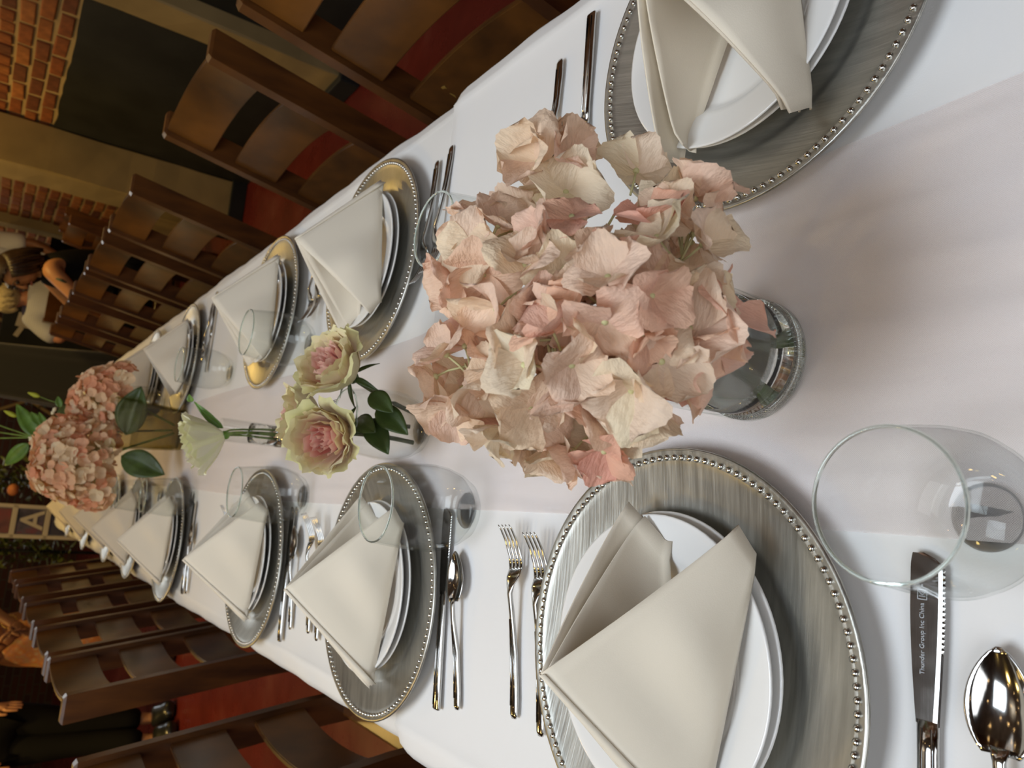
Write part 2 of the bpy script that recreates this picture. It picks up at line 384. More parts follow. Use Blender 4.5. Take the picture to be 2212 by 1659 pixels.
def floor_mat():
    mt, nt, b = newmat('red_floor')
    n = noise(nt, 1.6, 6, rough=0.7); r = ramp(nt, n.outputs['Fac'], [(0.3, (0.085, 0.009, 0.007)), (0.55, (0.13, 0.017, 0.013)), (0.8, (0.19, 0.055, 0.042))])
    nt.links.new(r.outputs[0], b.inputs['Base Color'])
    rr = node(nt, 'ShaderNodeMapRange'); rr.inputs['To Min'].default_value = 0.16; rr.inputs['To Max'].default_value = 0.42
    n2 = noise(nt, 5, 4); nt.links.new(n2.outputs['Fac'], rr.inputs['Value']); nt.links.new(rr.outputs[0], b.inputs['Roughness'])
    bump(nt, b, n2.outputs['Fac'], 0.05, 0.01); return mt
M['floor'] = floor_mat()
def runner_mat():
    mt, nt, b = newmat('sheer_runner')
    b.inputs['Base Color'].default_value = (0.86, 0.76, 0.745, 1); b.inputs['Roughness'].default_value = 0.7; b.inputs['Sheen Weight'].default_value = 0.4
    tc = node(nt, 'ShaderNodeTexCoord'); wv = node(nt, 'ShaderNodeTexChecker'); wv.inputs['Scale'].default_value = 1500
    nt.links.new(tc.outputs['Object'], wv.inputs['Vector'])
    mr = node(nt, 'ShaderNodeMapRange'); mr.inputs['To Min'].default_value = 0.28; mr.inputs['To Max'].default_value = 0.58
    nt.links.new(wv.outputs['Fac'], mr.inputs['Value'])
    bump(nt, b, noise(nt, 3.2, 2, stretch=(5, 0.7, 1)).outputs['Fac'], 0.6, 0.03)
    tr = node(nt, 'ShaderNodeBsdfTransparent'); mx = node(nt, 'ShaderNodeMixShader')
    nt.links.new(mr.outputs[0], mx.inputs[0]); nt.links.new(tr.outputs[0], mx.inputs[1]); nt.links.new(b.outputs[0], mx.inputs[2])
    nt.links.new(mx.outputs[0], nt.nodes['Material Output'].inputs[0]); return mt
M['runner'] = runner_mat()

# ------------------------------------------------------------------ room
X0, X1, Y0, Y1, ZC = -5.0, 2.12, -3.2, 11.0, 5.2
tag(obj('floor', box(((X0 + X1) / 2, (Y0 + Y1) / 2, -0.05), (X1 - X0 + 0.4, Y1 - Y0 + 0.4, 0.1)), M['floor'], smooth=False), 'glossy worn red painted concrete floor', kind='structure')
tag(obj('ceiling', box(((X0 + X1) / 2, (Y0 + Y1) / 2, ZC + 0.05), (X1 - X0 + 0.4, Y1 - Y0 + 0.4, 0.1)), M['ceiling'], smooth=False), kind='structure')
wall_right = tag(obj('wall_right', box((X1 + 0.1, (Y0 + Y1) / 2, ZC / 2), (0.2, Y1 - Y0, ZC)), M['brickwall'], smooth=False), 'brick wall with charcoal painted lower part', kind='structure')
tag(obj('wall_left', box((X0 - 0.1, (Y0 + Y1) / 2, ZC / 2), (0.2, Y1 - Y0, ZC)), M['dark'], smooth=False), kind='structure')
tag(obj('wall_back', box(((X0 + X1) / 2, Y1 + 0.1, ZC / 2), (X1 - X0 + 0.4, 0.2, ZC)), M['brick_far'], smooth=False), kind='structure')
tag(obj('wall_front', box(((X0 + X1) / 2, Y0 - 0.1, ZC / 2), (X1 - X0 + 0.4, 0.2, ZC)), M['dark'], smooth=False), kind='structure')
# charcoal painted lower part of the brick wall
ZB = 1.172
bm = bmesh.new()
pts = []
n = 60
for i in range(n + 1):
    y = 0.2 + (5.95 - 0.2) * i / n
    pts.append((y, ZB - 0.012 + random.uniform(-0.006, 0.006)))
P = [[Vector((X1 - 0.018, y, 0.0)) for y, z in pts], [Vector((X1 - 0.018, y, z)) for y, z in pts], [Vector((X1 + 0.01, y, z)) for y, z in pts]]
grid(bm, P)
obj('painted_wainscot', bm, M['wainscot'], wall_right, smooth=False)['label'] = 'charcoal painted lower wall'
# bricks (parts of the wall), the course nearest the paint first
def brick_mesh():
    bm = bmesh.new(); add_box(bm, (0, 0, 0), (0.03, 0.196, 0.058))
    bmesh.ops.bevel(bm, geom=[e for e in bm.edges if all(v.co.x < 0 for v in e.verts)], offset=0.004, segments=1, affect='EDGES')
    for v in bm.verts: v.co += Vector((random.uniform(-.002, .002), random.uniform(-.003, .003), random.uniform(-.003, .003)))
    return mesh('brick', bm, M['brick'], False)
bricks = [brick_mesh() for _ in range(5)]
nb = 0
for c in range(20):
    if c < 6: zc, ya, yb = ZB + 0.037 + c * 0.0765, 3.2, 5.95
    else: zc, ya, yb = ZB + 0.037 + (c - 14) * 0.0765, 5.97, 9.0
    y = ya + (0.11 if c % 2 else 0.0)
    while y < yb and nb < 299:
        o = bpy.data.objects.new('brick', random.choice(bricks)); COL.objects.link(o); o.parent = wall_right
        L = 0.105 if c % 6 == 3 else 0.21
        o.location = (X1 + 0.007 + random.uniform(-.004, .003), y + L / 2, zc + random.uniform(-.003, .003)); o.scale = (1, L / 0.212, 1)
        o.rotation_euler = (random.uniform(-.015, .015), 0, 0)
        y += L + 0.012; nb += 1
# posts
def post(name, c, s, label):
    bm = box((c[0], c[1], s[2] / 2), s, 0.006, 1)
    bmesh.ops.subdivide_edges(bm, edges=[e for e in bm.edges if abs(e.verts[0].co.z - e.verts[1].co.z) > 1], cuts=24)
    for v in bm.verts: v.co += Vector((random.uniform(-.004, .004), random.uniform(-.004, .004), 0))
    return tag(obj(name, bm, M['post'], smooth=False), label, kind='structure')
post('trim_1', (1.955, 5.33), (0.29, 0.30, 3.6), 'thick beige painted square post')
post('trim_2', (2.075, 3.41), (0.10, 0.19, 3.6), 'beige painted board post on the wall')
post('trim_3', (2.08, 7.35), (0.09, 0.14, 3.6), 'thin beige painted post on the far brick')
for i, (xx, yy) in enumerate([(2.06, 3.40), (1.95, 5.33)]):
    obj('base_block', box((xx, yy, 0.05), (0.14 if i == 0 else 0.33, 0.23 if i == 0 else 0.34, 0.10), 0.006), M['wainscot'], bpy.data.objects['trim_2' if i == 0 else 'trim_1'], smooth=False)

# ------------------------------------------------------------------ table and cloths
XL, XR = -0.294, 0.597
XM = (XL + XR) / 2
def folding_table(y0, y1, label):
    t = empty('banquet_table', (XM, (y0 + y1) / 2, 0)); tag(t, label, 'table')
    L = y1 - y0; Wd = XR - XL - 0.03
    obj('tabletop', box((0, 0, ZT - 0.026), (Wd, L, 0.03), 0.006), M['lining'], t, smooth=False)
    for sy in (-1, 1):
        obj('leg', tube([Vector((0, sy * (L / 2 - 0.25), 0.03)), Vector((0, sy * (L / 2 - 0.25), ZT - 0.042))], 0.03, 12), M['steel'], t)
        obj('foot_bar', box((0, sy * (L / 2 - 0.25), 0.0175), (0.27, 0.06, 0.035), 0.006), M['steel'], t, smooth=False)
    return t
folding_table(-0.5, 1.78, 'long table under the overlapping white cloths, nearest the big hydrangea')
folding_table(1.8, 3.68, 'long table under the white cloth by the lisianthus and far vase')
folding_table(3.7, 5.55, 'long table under the white cloth at the far end')
def fold(y): return 0.5 * math.sin(y * 7.0) + 0.35 * math.sin(y * 19 + 1.3) + 0.22 * math.sin(y * 47 + 0.4)
def cloth_grid(y0, y1, dz, seed, drop=0.265, dx=0.0, ny=None):
    rnd = random.Random(seed)
    ny = ny or int((y1 - y0) / 0.022)
    rows = []
    flats = [XL + 0.045 + (XR - XL - 0.09) * k / 24 for k in range(25)]
    ph = [rnd.uniform(0, 6) for _ in range(8)]
    for i in range(ny + 1):
        y = y0 + (y1 - y0) * i / ny
        row = []
        f = fold(y + seed)
        def side(sgn):
            e = (XL - dx) if sgn < 0 else (XR + dx)
            out = []
            for k, (a, z) in enumerate([(0.0, -0.012), (0.013, -0.0070), (0.028, -0.0018), (0.036, 0.0022), (0.042, 0.0008)]):
                out.append(Vector((e - sgn * a, y, ZT + dz + z - (0.006 if k == 0 else 0.0) - 0.0052 * f * max(0, 1 - a / 0.045))))
            hang = []
            for k in range(1, 7):
                d = drop * k / 6
                hang.append(Vector((e + sgn * (0.006 + 0.014 * f * k / 6), y, ZT + dz - 0.017 - d)))
            return hang[::-1] + out
        L = side(-1); Rr = side(1)
        mid = []
        for x in flats:
            z = 0.0009 * (math.sin(x * 33 + y * 5 + ph[0]) * math.sin(y * 9 + ph[1]))
            # ironing creases along and across
            for xc in (0.08, 0.34): z += 0.0012 * math.exp(-((x - xc) / 0.012) ** 2)
            edge = min(x - XL, XR - x)
            z += 0.0016 * f * math.exp(-edge / 0.07)
            mid.append(Vector((x, y, ZT + dz + z)))
        rows.append(L + mid + Rr[::-1])
    return rows
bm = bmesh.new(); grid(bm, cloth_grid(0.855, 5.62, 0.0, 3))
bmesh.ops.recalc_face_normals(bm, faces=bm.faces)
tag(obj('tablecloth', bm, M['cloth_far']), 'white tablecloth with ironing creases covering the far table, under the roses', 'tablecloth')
bm = bmesh.new()
rows = cloth_grid(-0.42, 0.893, 0.0022, 9, 0.262, 0.010)
lip = [Vector((p.x, p.y + 0.003, p.z - 0.0022)) for p in rows[-1]]
for p in rows[-2]: p.z += 0.0012
grid(bm, rows + [lip])
bmesh.ops.recalc_face_normals(bm, faces=bm.faces)
tag(obj('tablecloth', bm, M['cloth']), 'white tablecloth nearest the viewer, its hem overlapping the far cloth', 'tablecloth')
def runner():
    rows = []
    for i in range(240):
        y = -0.35 + 5.8 * i / 239
        xl = 0.000 + 0.006 * math.sin(y * 3 + 0.5); xr = 0.285 - 0.045 * min(1, max(0, (y - 0.15) / 0.8)) + 0.006 * math.sin(y * 4)
        row = []
        for j in range(49):
            s = j / 48; x = xl + (xr - xl) * s
            k = min(1, max(0, (0.915 - y) / 0.02)); z = 0.0017 + 0.0023 * k
            z += 0.0012 * math.exp(-((x - 0.08) / 0.014) ** 2)
            z += 0.00045 * (1 + math.sin(s * 30 + 1.5 * math.sin(y * 3.1))) + 0.00045 * (1 + math.sin(s * 17 + y * 4.0 + 2 * math.sin(y * 2.3)) * math.sin(y * 5 + s * 6))
            z += 0.0014 * math.exp(-((s - 0.09 - 0.03 * math.sin(y * 2.5)) / 0.03) ** 2) + 0.0010 * math.exp(-((s - 0.93) / 0.02) ** 2)
            row.append(Vector((x, y, ZT + z)))
        rows.append(row)
    bm = bmesh.new(); grid(bm, rows); bmesh.ops.recalc_face_normals(bm, faces=bm.faces)
    return tag(obj('table_runner', bm, M['runner']), 'sheer blush pink chiffon runner down the middle of the table', 'table runner')
runner()
ZS = ZT + 0.0040        # cloth surface that things stand on

# ------------------------------------------------------------------ place settings
charger_prof = [(0, 0.0055), (0.100, 0.0055), (0.106, 0.0062), (0.112, 0.0085), (0.1155, 0.0105), (0.120, 0.0122), (0.135, 0.0150), (0.150, 0.0184), (0.1545, 0.0195),
                (0.1560, 0.0202), (0.1575, 0.0198), (0.1590, 0.0202), (0.1625, 0.0215), (0.1645, 0.0215), (0.1655, 0.0202), (0.1648, 0.0185), (0.150, 0.0155), (0.122, 0.0095), (0.110, 0.002), (0.104, 0), (0, 0)]
charger_me = mesh('charger', lathe(charger_prof, 96), M['charger'])
bb = bmesh.new(); bmesh.ops.create_uvsphere(bb, u_segments=8, v_segments=5, radius=0.0027)
bmesh.ops.delete(bb, geom=[v for v in bb.verts if v.co.z < -0.0012], context='VERTS')
for v in bb.verts: v.co.z *= 0.8
bead_me = mesh('bead', bb, M['bead'])
def ring_me():
    bm = bmesh.new()
    for k in range(124):
        a = 2 * PI * k / 124
        r = bmesh.ops.create_icosphere(bm, subdivisions=1, radius=0.0027, matrix=Matrix.Translation((0.1575 * math.cos(a), 0.1575 * math.sin(a), 0.0204)))
    return mesh('bead_ring', bm, M['bead'])
ring_mesh = ring_me()
plate_prof = [(0, 0.004), (0.066, 0.004), (0.071, 0.0048), (0.076, 0.0085), (0.082, 0.0115), (0.104, 0.0158), (0.1085, 0.0172), (0.110, 0.0172), (0.1105, 0.016), (0.108, 0.0142), (0.082, 0.0085), (0.066, 0.001), (0.058, 0.0), (0, 0.0)]
plate_me = mesh('plate', lathe(plate_prof, 80), M['porcelain'])
CH_G, PL_G, NA_G = 'silver beaded chargers under the plates', 'white plates stacked on the chargers', 'folded linen napkins standing on the plates'

def napkin_bm(mirror=False, seed=0, var=0.0, tips=None):
    """a tent: two wings meeting in a ridge from the peak to the back corner, open toward the table's middle (+x)"""
    rnd = random.Random(seed)
    j = lambda a: rnd.uniform(-a, a) * var
    Pk = Vector((-0.004 + j(.01), 0.004 + j(.01), 0.142 + j(.012)))
    Bk = Vector((-0.116 + j(.008), -0.050 + j(.012), 0.036))
    N1a = Vector((0.106 + j(.01), -0.088 + j(.012), 0.050)); N1b = Vector((0.086 + j(.01), -0.096 + j(.012), 0.039))
    N2a = Vector((0.118 + j(.01), 0.036 + j(.015), 0.040)); N2b = Vector((0.094 + j(.01), 0.012 + j(.015), 0.030))
    if tips: N1a, N1b, N2a, N2b = [Vector(p) for p in tips]
    bm = bmesh.new()
    nA, nB = 16, 14
    def wing(P0, B0, Ta, Tb, bulge, off, roll):
        rows = []
        nrm = (Ta - P0).cross(B0 - P0).normalized()
        for i in range(nA + 1):
            s = i / nA
            top = P0.lerp(Ta, s); bot = B0.lerp(Tb, s)
            row = []
            for k in range(nB + 1):
                t = k / nB
                p = top.lerp(bot, t)
                # soft belly and a shallow pinch under the peak
                p = p + nrm * (bulge * math.sin(PI * min(1, s * 1.05)) * math.sin(PI * (0.15 + 0.85 * t)) + 0.006 * math.exp(-((s - 0.3) / 0.12) ** 2) * math.sin(PI * t) - 0.004 * math.exp(-((s - 0.55) / 0.1) ** 2) * math.sin(PI * t))
                # hem roll along the bottom edge and the tip
                if t > 0.86: p = p - nrm * roll * ((t - 0.86) / 0.14) ** 2
                if s > 0.9: p = p - nrm * roll * 1.3 * ((s - 0.9) / 0.1) ** 2
                row.append(p + nrm * off)
            rows.append(row)
        return rows
    # near wing (two layers), far wing (two layers)
    sheet(wing(Pk, Bk, N1a, N1b, -0.010, 0.0, -0.004), 0.0016, bm)
    sheet(wing(Pk + Vector((0, 0.001, -0.002)), Bk + Vector((0.004, 0.006, -0.002)), N1a + Vector((-0.010, 0.006, -0.003)), N1b + Vector((-0.006, 0.006, -0.001)), -0.008, 0.003, -0.006), 0.0016, bm)
    sheet(wing(Pk, Bk + Vector((-0.004, 0.008, 0)), N2a, N2b, 0.010, 0.0, 0.004), 0.0016, bm)
    sheet(wing(Pk + Vector((0.001, 0.0, -0.003)), Bk + Vector((0.004, 0.004, -0.002)), N2a + Vector((-0.012, -0.012, -0.003)), N2b + Vector((-0.008, -0.006, -0.001)), 0.008, -0.003, 0.006), 0.0016, bm)
    # flared fold of the ridge: a narrow strip lying over the back edge
    rows = []
    for i in range(13):
        s = i / 12
        p = Pk.lerp(Bk, s * 0.97); w = 0.003 + 0.006 * s
        rows.append([p + Vector((0.002 * s, -w, -0.001 - 0.004 * s)), p + Vector((-0.0012, 0, 0.0008)), p + Vector((0.002 * s, w, -0.001 - 0.004 * s))])
    sheet(rows, 0.0014, bm)
    if mirror:
        for v in bm.verts: v.co.x = -v.co.x
    bmesh.ops.recalc_face_normals(bm, faces=bm.faces)
    return bm

D_TIPS = [(0.120, -0.070, 0.050), (0.108, -0.074, 0.028), (0.114, 0.058, 0.050), (0.106, 0.062, 0.026)]
rank = ['largest', 'second largest', 'third largest', 'fourth largest', 'fifth largest', 'sixth largest', 'seventh largest', 'eighth largest']
LEFT = [(-0.102, 0.428), (-0.108, 0.952), (-0.114, 1.485), (-0.132, 2.235), (-0.132, 2.78), (-0.125, 3.27), (-0.132, 3.93), (-0.125, 4.62)]
RIGHT = [(0.419, 0.373), (0.379, 1.09), (0.383, 1.585), (0.382, 2.375), (0.385, 2.90)]
def setting(x, y, right, i):
    row = 'upper row' if right else 'lower row'
    c = obj('charger_plate', charger_me, None, loc=(x, y, ZS), rot=(0, 0, random.uniform(0, 6)))
    tag(c, '%s silver beaded charger plate in the %s of place settings' % (rank[i], row), 'charger plate', CH_G)
    if (not right and i < 2) or (right and i < 2):
        for k in range(124):
            a = 2 * PI * k / 124
            o = bpy.data.objects.new('bead', bead_me); COL.objects.link(o); o.parent = c
            o.location = (0.1575 * math.cos(a), 0.1575 * math.sin(a), 0.0204)
    else:
        o = bpy.data.objects.new('bead_ring', ring_mesh); COL.objects.link(o); o.parent = c; o['kind'] = 'stuff'
    ox, oy = (0.004, 0.004)
    for k in range(2):
        p = obj('dinner_plate', plate_me, None, loc=(x + ox - 0.003 * k, y + oy + 0.002 * k, ZS + 0.0056 + 0.0088 * k), rot=(0, 0, random.uniform(0, 6)))
        tag(p, '%s white plate on the %s charger of the %s' % (('lower', 'upper')[k], rank[i], row), 'plate', PL_G)
    nm = mesh('napkin', napkin_bm(right, seed=i * 7 + (50 if right else 0), var=0.0 if i < 2 else 0.8, tips=D_TIPS if right and i == 0 else None), M['napkin'])
    n = obj('napkin', nm, None, loc=(x, y, ZS - 0.0035), rot=(0, 0, 0))
    tag(n, '%s cream napkin standing as a folded tent in the %s of place settings' % (rank[i], row), 'napkin', NA_G)
    return c, n
for i, (x, y) in enumerate(LEFT): setting(x, y, False, i)
for i, (x, y) in enumerate(RIGHT): setting(x, y, True, i)

# ------------------------------------------------------------------ cutlery (handle end at the origin, working end along +x)
def make_fork():
    L = 0.190
    f = obj('fork', loft([(0.0, 0, 0.003, 0.0035, 0.0012), (0.004, 0, 0.003, 0.0058, 0.0022), (0.02, 0, 0.003, 0.0062, 0.0026), (0.06, 0, 0.0045, 0.0046, 0.0026), (0.10, 0, 0.0095, 0.0030, 0.0024), (0.120, 0, 0.0130, 0.0030, 0.0022),
                          (0.128, 0, 0.0125, 0.0060, 0.0014), (0.136, 0, 0.0100, 0.0108, 0.0011), (0.146, 0, 0.0062, 0.0118, 0.0010)], 12), M['steel'])
    for k in range(4):
        y = -0.0096 + 0.0064 * k
        obj('tine', loft([(0.1455, y, 0.0062, 0.0022, 0.0010), (0.157, y, 0.0072, 0.0019, 0.0010), (0.173, y * 0.99, 0.0135, 0.0016, 0.0009), (0.185, y * 0.98, 0.0205, 0.0013, 0.0008), (0.189, y * 0.98, 0.0240, 0.0006, 0.0004)], 8), M['steel'], f)
    for s in (-1, 1):
        obj('ridge', loft([(0.012, s * 0.0032, 0.0056, 0.0006, 0.0006), (0.05, s * 0.0028, 0.0068, 0.0006, 0.0006), (0.095, s * 0.0016, 0.0112, 0.0005, 0.0006)], 6), M['steel'], f)
    return f
def make_knife():
    k = obj('knife', loft([(0.0, 0, 0.004, 0.0062, 0.0018), (0.002, 0, 0.004, 0.0070, 0.0030), (0.05, 0, 0.004, 0.0066, 0.0034), (0.115, 0, 0.004, 0.0062, 0.0032), (0.132, 0, 0.004, 0.0066, 0.0022)], 12), M['steel'])
    for s in (-1, 1):
        obj('ridge', loft([(0.006, s * 0.0034, 0.0073, 0.0006, 0.0005), (0.06, s * 0.0032, 0.0074, 0.0006, 0.0005), (0.128, s * 0.0030, 0.0068, 0.0005, 0.0005)], 6), M['steel'], k)
    # blade with a wavy cutting edge
    bm = bmesh.new(); up = []; dn = []; ser = []
    n = 64
    for i in range(n + 1):
        s = i / n; x = 0.130 + 0.098 * s
        yt = 0.0066 + 0.0038 * math.sin(PI * min(1, s * 1.15) * 0.6) - 0.001 * s
        yb = -0.0066 - 0.0040 * math.sin(PI * s * 0.55)
        if s > 0.9:
            q = (s - 0.9) / 0.1; yb = yb + (yt - yb) * 0.62 * q * q; yt -= 0.0012 * q * q
        up.append((x, yt)); dn.append((x, yb)); ser.append(0.0004 * (1 if i % 2 else -1) if 0.42 < s < 0.97 else 0.0)
    rows = [[Vector((x, yt, 0.0046)) for x, yt in up], [Vector((x, yb + 0.0034, 0.0047)) for x, yb in dn], [Vector((x, yb + 0.0012, 0.0046)) for x, yb in dn], [Vector((x, yb + e_, 0.0042)) for (x, yb), e_ in zip(dn, ser)]]
    sheet(rows, 0.0012, bm); bmesh.ops.recalc_face_normals(bm, faces=bm.faces)
    obj('blade', bm, M['steel'], k, smooth=False)
    return k
def make_spoon():
    s = obj('spoon', loft([(0.0, 0, 0.003, 0.0035, 0.0012), (0.004, 0, 0.003, 0.0056, 0.0022), (0.02, 0, 0.003, 0.0060, 0.0026), (0.06, 0, 0.0045, 0.0044, 0.0026), (0.095, 0, 0.0105, 0.0030, 0.0024), (0.112, 0, 0.0120, 0.0034, 0.0020), (0.119, 0, 0.0108, 0.0056, 0.0012)], 12), M['steel'])
    for q in (-1, 1):
        obj('ridge', loft([(0.012, q * 0.0030, 0.0056, 0.0006, 0.0006), (0.05, q * 0.0026, 0.0068, 0.0006, 0.0006), (0.09, q * 0.0015, 0.0118, 0.0005, 0.0006)], 6), M['steel'], s)
    rows = []
    for i in range(17):
        t = i / 16; x = 0.115 + 0.056 * t
        w = 0.0182 * math.sin(PI * (0.075 + 0.925 * t) ** 0.85) ** 0.62 if t < 1 else 0.001
        w = max(w, 0.0012)
        zr = 0.0108 - 0.0015 * t
        dep = 0.0078 * math.sin(PI * min(1, 0.08 + 0.92 * t))
        rows.append([Vector((x, w * q, zr - dep * (1 - abs(q) ** 2.2))) for q in [-1, -0.8, -0.55, -0.28, 0, 0.28, 0.55, 0.8, 1]])
    bm = sheet(rows, 0.0011); bmesh.ops.recalc_face_normals(bm, faces=bm.faces)
    obj('bowl', bm, M['steel'], s)
    return s
protos = {'fork': make_fork(), 'knife': make_knife(), 'spoon': make_spoon()}
used = set()
def lay(kind, end, tip, label):
    """put a piece of cutlery with its handle end at 'end' pointing to 'tip' (table coordinates)"""
    o = protos[kind] if kind not in used else copy_tree(protos[kind])
    used.add(kind)
    o.location = (end[0], end[1], ZS - 0.0006)
    o.rotation_euler = (0, 0, math.atan2(tip[1] - end[1], tip[0] - end[0]))
    tag(o, label, kind, {'fork': 'forks laid beside the chargers', 'knife': 'knives laid beside the chargers', 'spoon': 'spoons laid beside the chargers'}[kind])
    return o
knifeA = lay('knife', (-0.232, 0.2385), (-0.004, 0.236), 'steel knife with engraved blade, its tip behind the largest drinking glass')
lay('spoon', (-0.222, 0.197), (-0.05, 0.196), 'shiny steel spoon beside the engraved knife at the frame corner')
lay('fork', (-0.199, 0.642), (-0.02, 0.655), 'steel fork clear of the largest lower row charger')
lay('fork', (-0.204, 0.598), (-0.02, 0.612), 'steel fork partly hidden by the largest lower row charger')
lay('knife', (-0.226, 0.790), (-0.02, 0.802), 'steel knife beside the second largest lower row charger, tip seen through a glass')
lay('spoon', (-0.216, 0.748), (-0.06, 0.768), 'steel spoon next to the knife by the second largest lower row charger')
lay('fork', (-0.215, 1.168), (-0.03, 1.190), 'steel fork, nearer of the pair behind the second largest lower row napkin')
lay('fork', (-0.210, 1.205), (-0.03, 1.232), 'steel fork, farther of the pair behind the second largest lower row napkin')
lay('knife', (-0.243, 1.326), (-0.03, 1.338), 'steel knife beside the third largest lower row charger')
lay('spoon', (-0.217, 1.287), (-0.06, 1.305), 'steel spoon beside the third largest lower row charger')
lay('knife', (-0.255, 2.055), (-0.04, 2.060), 'steel knife beside the fourth largest lower row charger')
lay('spoon', (-0.250, 2.022), (-0.09, 2.030), 'steel spoon beside the fourth largest lower row charger')
lay('fork', (-0.215, 1.725), (-0.03, 1.735), 'steel fork behind the third largest lower row napkin')
lay('knife', (0.551, 0.5885), (0.33, 0.589), 'dark reflecting steel knife, square ended, beside the largest upper row charger')
lay('spoon', (0.521, 0.642), (0.35, 0.640), 'dark reflecting steel spoon handle, round ended, above the hydrangea')
lay('fork', (0.504, 0.882), (0.315, 0.895), 'steel fork seen through the glass above the hydrangea, nearer of its pair')
lay('fork', (0.495, 0.921), (0.306, 0.925), 'steel fork seen through the glass above the hydrangea, farther of its pair')
lay('fork', (0.515, 1.375), (0.325, 1.372), 'steel fork behind the second largest upper row napkin')
lay('fork', (0.515, 1.340), (0.325, 1.335), 'steel fork between the second and third largest upper row chargers')
lay('knife', (0.545, 2.145), (0.33, 2.150), 'steel knife by the fourth largest upper row charger')
lay('spoon', (0.520, 2.185), (0.35, 2.190), 'steel spoon by the fourth largest upper row charger')
lay('fork', (0.55, 0.128), (0.366, 0.168), 'steel fork whose tine tips just reach the frame corner')
# maker's mark on the near knife blade
def text(name, body, size, mat, parent, loc, rot=(0, 0, 0), ext=0.0002, align='LEFT'):
    cu = bpy.data.curves.new(name, 'FONT'); cu.body = body; cu.size = size; cu.extrude = ext; cu.align_x = align; cu.resolution_u = 3
    tmp = bpy.data.objects.new('tmp', cu); COL.objects.link(tmp)
    me = bpy.data.meshes.new_from_object(tmp.evaluated_get(bpy.context.evaluated_depsgraph_get())); bpy.data.objects.remove(tmp)
    me.materials.clear(); me.materials.append(mat)
    return obj(name, me, None, parent, smooth=False, loc=loc, rot=rot)
text('engraving', 'Thunder Group Inc China', 0.0039, M['engrave'], knifeA, (0.1575, 0.0012, 0.0057))
bm = bmesh.new()
for c, s in [((0, 0.0027, 0), (0.006, 0.0005, 0.0002)), ((0, -0.0027, 0), (0.006, 0.0005, 0.0002)), ((0.0028, 0, 0), (0.0005, 0.0055, 0.0002)), ((-0.0028, 0, 0), (0.0005, 0.0055, 0.0002)), ((-0.001, 0, 0), (0.0006, 0.004, 0.0002))]: add_box(bm, c, s)
add_box(bm, (0.0006, 0.0008, 0), (0.003, 0.0005, 0.0002), 0.8); add_box(bm, (0.0006, -0.0008, 0), (0.003, 0.0005, 0.0002), -0.8)
obj('engraved_logo', bm, M['engrave'], knifeA, smooth=False, loc=(0.2035, 0.0022, 0.0057))
bm = bmesh.new(); add_box(bm, (0, 0, 0), (0.0015, 0.0008, 0.0002)); obj('engraved_dash', bm, M['engrave'], knifeA, smooth=False, loc=(0.2088, 0.0022, 0.0057))

# ------------------------------------------------------------------ drinking glasses
G_out = [(0.0, 0.0), (0.020, 0.0), (0.026, 0.0012), (0.031, 0.005), (0.0385, 0.018), (0.0437, 0.034), (0.0455, 0.048), (0.0448, 0.064), (0.0425, 0.084), (0.0398, 0.104), (0.0390, 0.1115)]
G_in = [(0.0382, 0.1122), (0.0374, 0.1112), (0.0384, 0.103), (0.0411, 0.084), (0.0434, 0.064), (0.0440, 0.048), (0.0421, 0.034), (0.0368, 0.0195), (0.028, 0.0095), (0.015, 0.0065), (0, 0.006)]
tumbler_me = mesh('glass', lathe(G_out + G_in, 64), M['glass'])
rim_me = mesh('rim', lathe([(0.0389, 0.1105), (0.0392, 0.1118), (0.0382, 0.1127), (0.0371, 0.1118), (0.0373, 0.1105)], 64), M['glassrim'])
gbase_me = mesh('base', lathe([(0, 0.0010), (0.0175, 0.0010), (0.0195, 0.0026), (0.0180, 0.0042), (0.0, 0.0036)], 48), M['glass_foot'])
def tumbler(x, y, label, k=1.07):
    g = obj('drinking_glass', tumbler_me, None, loc=(x, y, ZS + 0.0005)); g.scale = (k, k, k); tag(g, label, 'glass', 'stemless drinking glasses on the table')
    for nme, me in (('rim', rim_me), ('base', gbase_me)):
        o = bpy.data.objects.new(nme, me); COL.objects.link(o); o.parent = g
    return g
tumbler(0.019, 0.202, 'largest stemless glass, empty, over the tip of the engraved knife', 1.01)
tumbler(0.001, 0.762, 'stemless glass in front of the second largest lower row napkin')
tumbler(0.003, 1.30, 'stemless glass in front of the third largest lower row napkin')
tumbler(-0.021, 2.095, 'stemless glass below the far hydrangea, the nearer of two in line')
tumbler(-0.027, 2.50, 'stemless glass partly hidden by the lower far hydrangea head')
tumbler(0.294, 0.690, 'stemless glass partly hidden behind the big hydrangea, over two forks')
tumbler(0.285, 1.362, 'stemless glass above the roses, before the third largest upper row charger')
tumbler(0.290, 1.90, 'stemless glass before the fourth largest upper row charger')
tumbler(0.272, 2.68, 'stemless glass just behind the upper far hydrangea leaf')

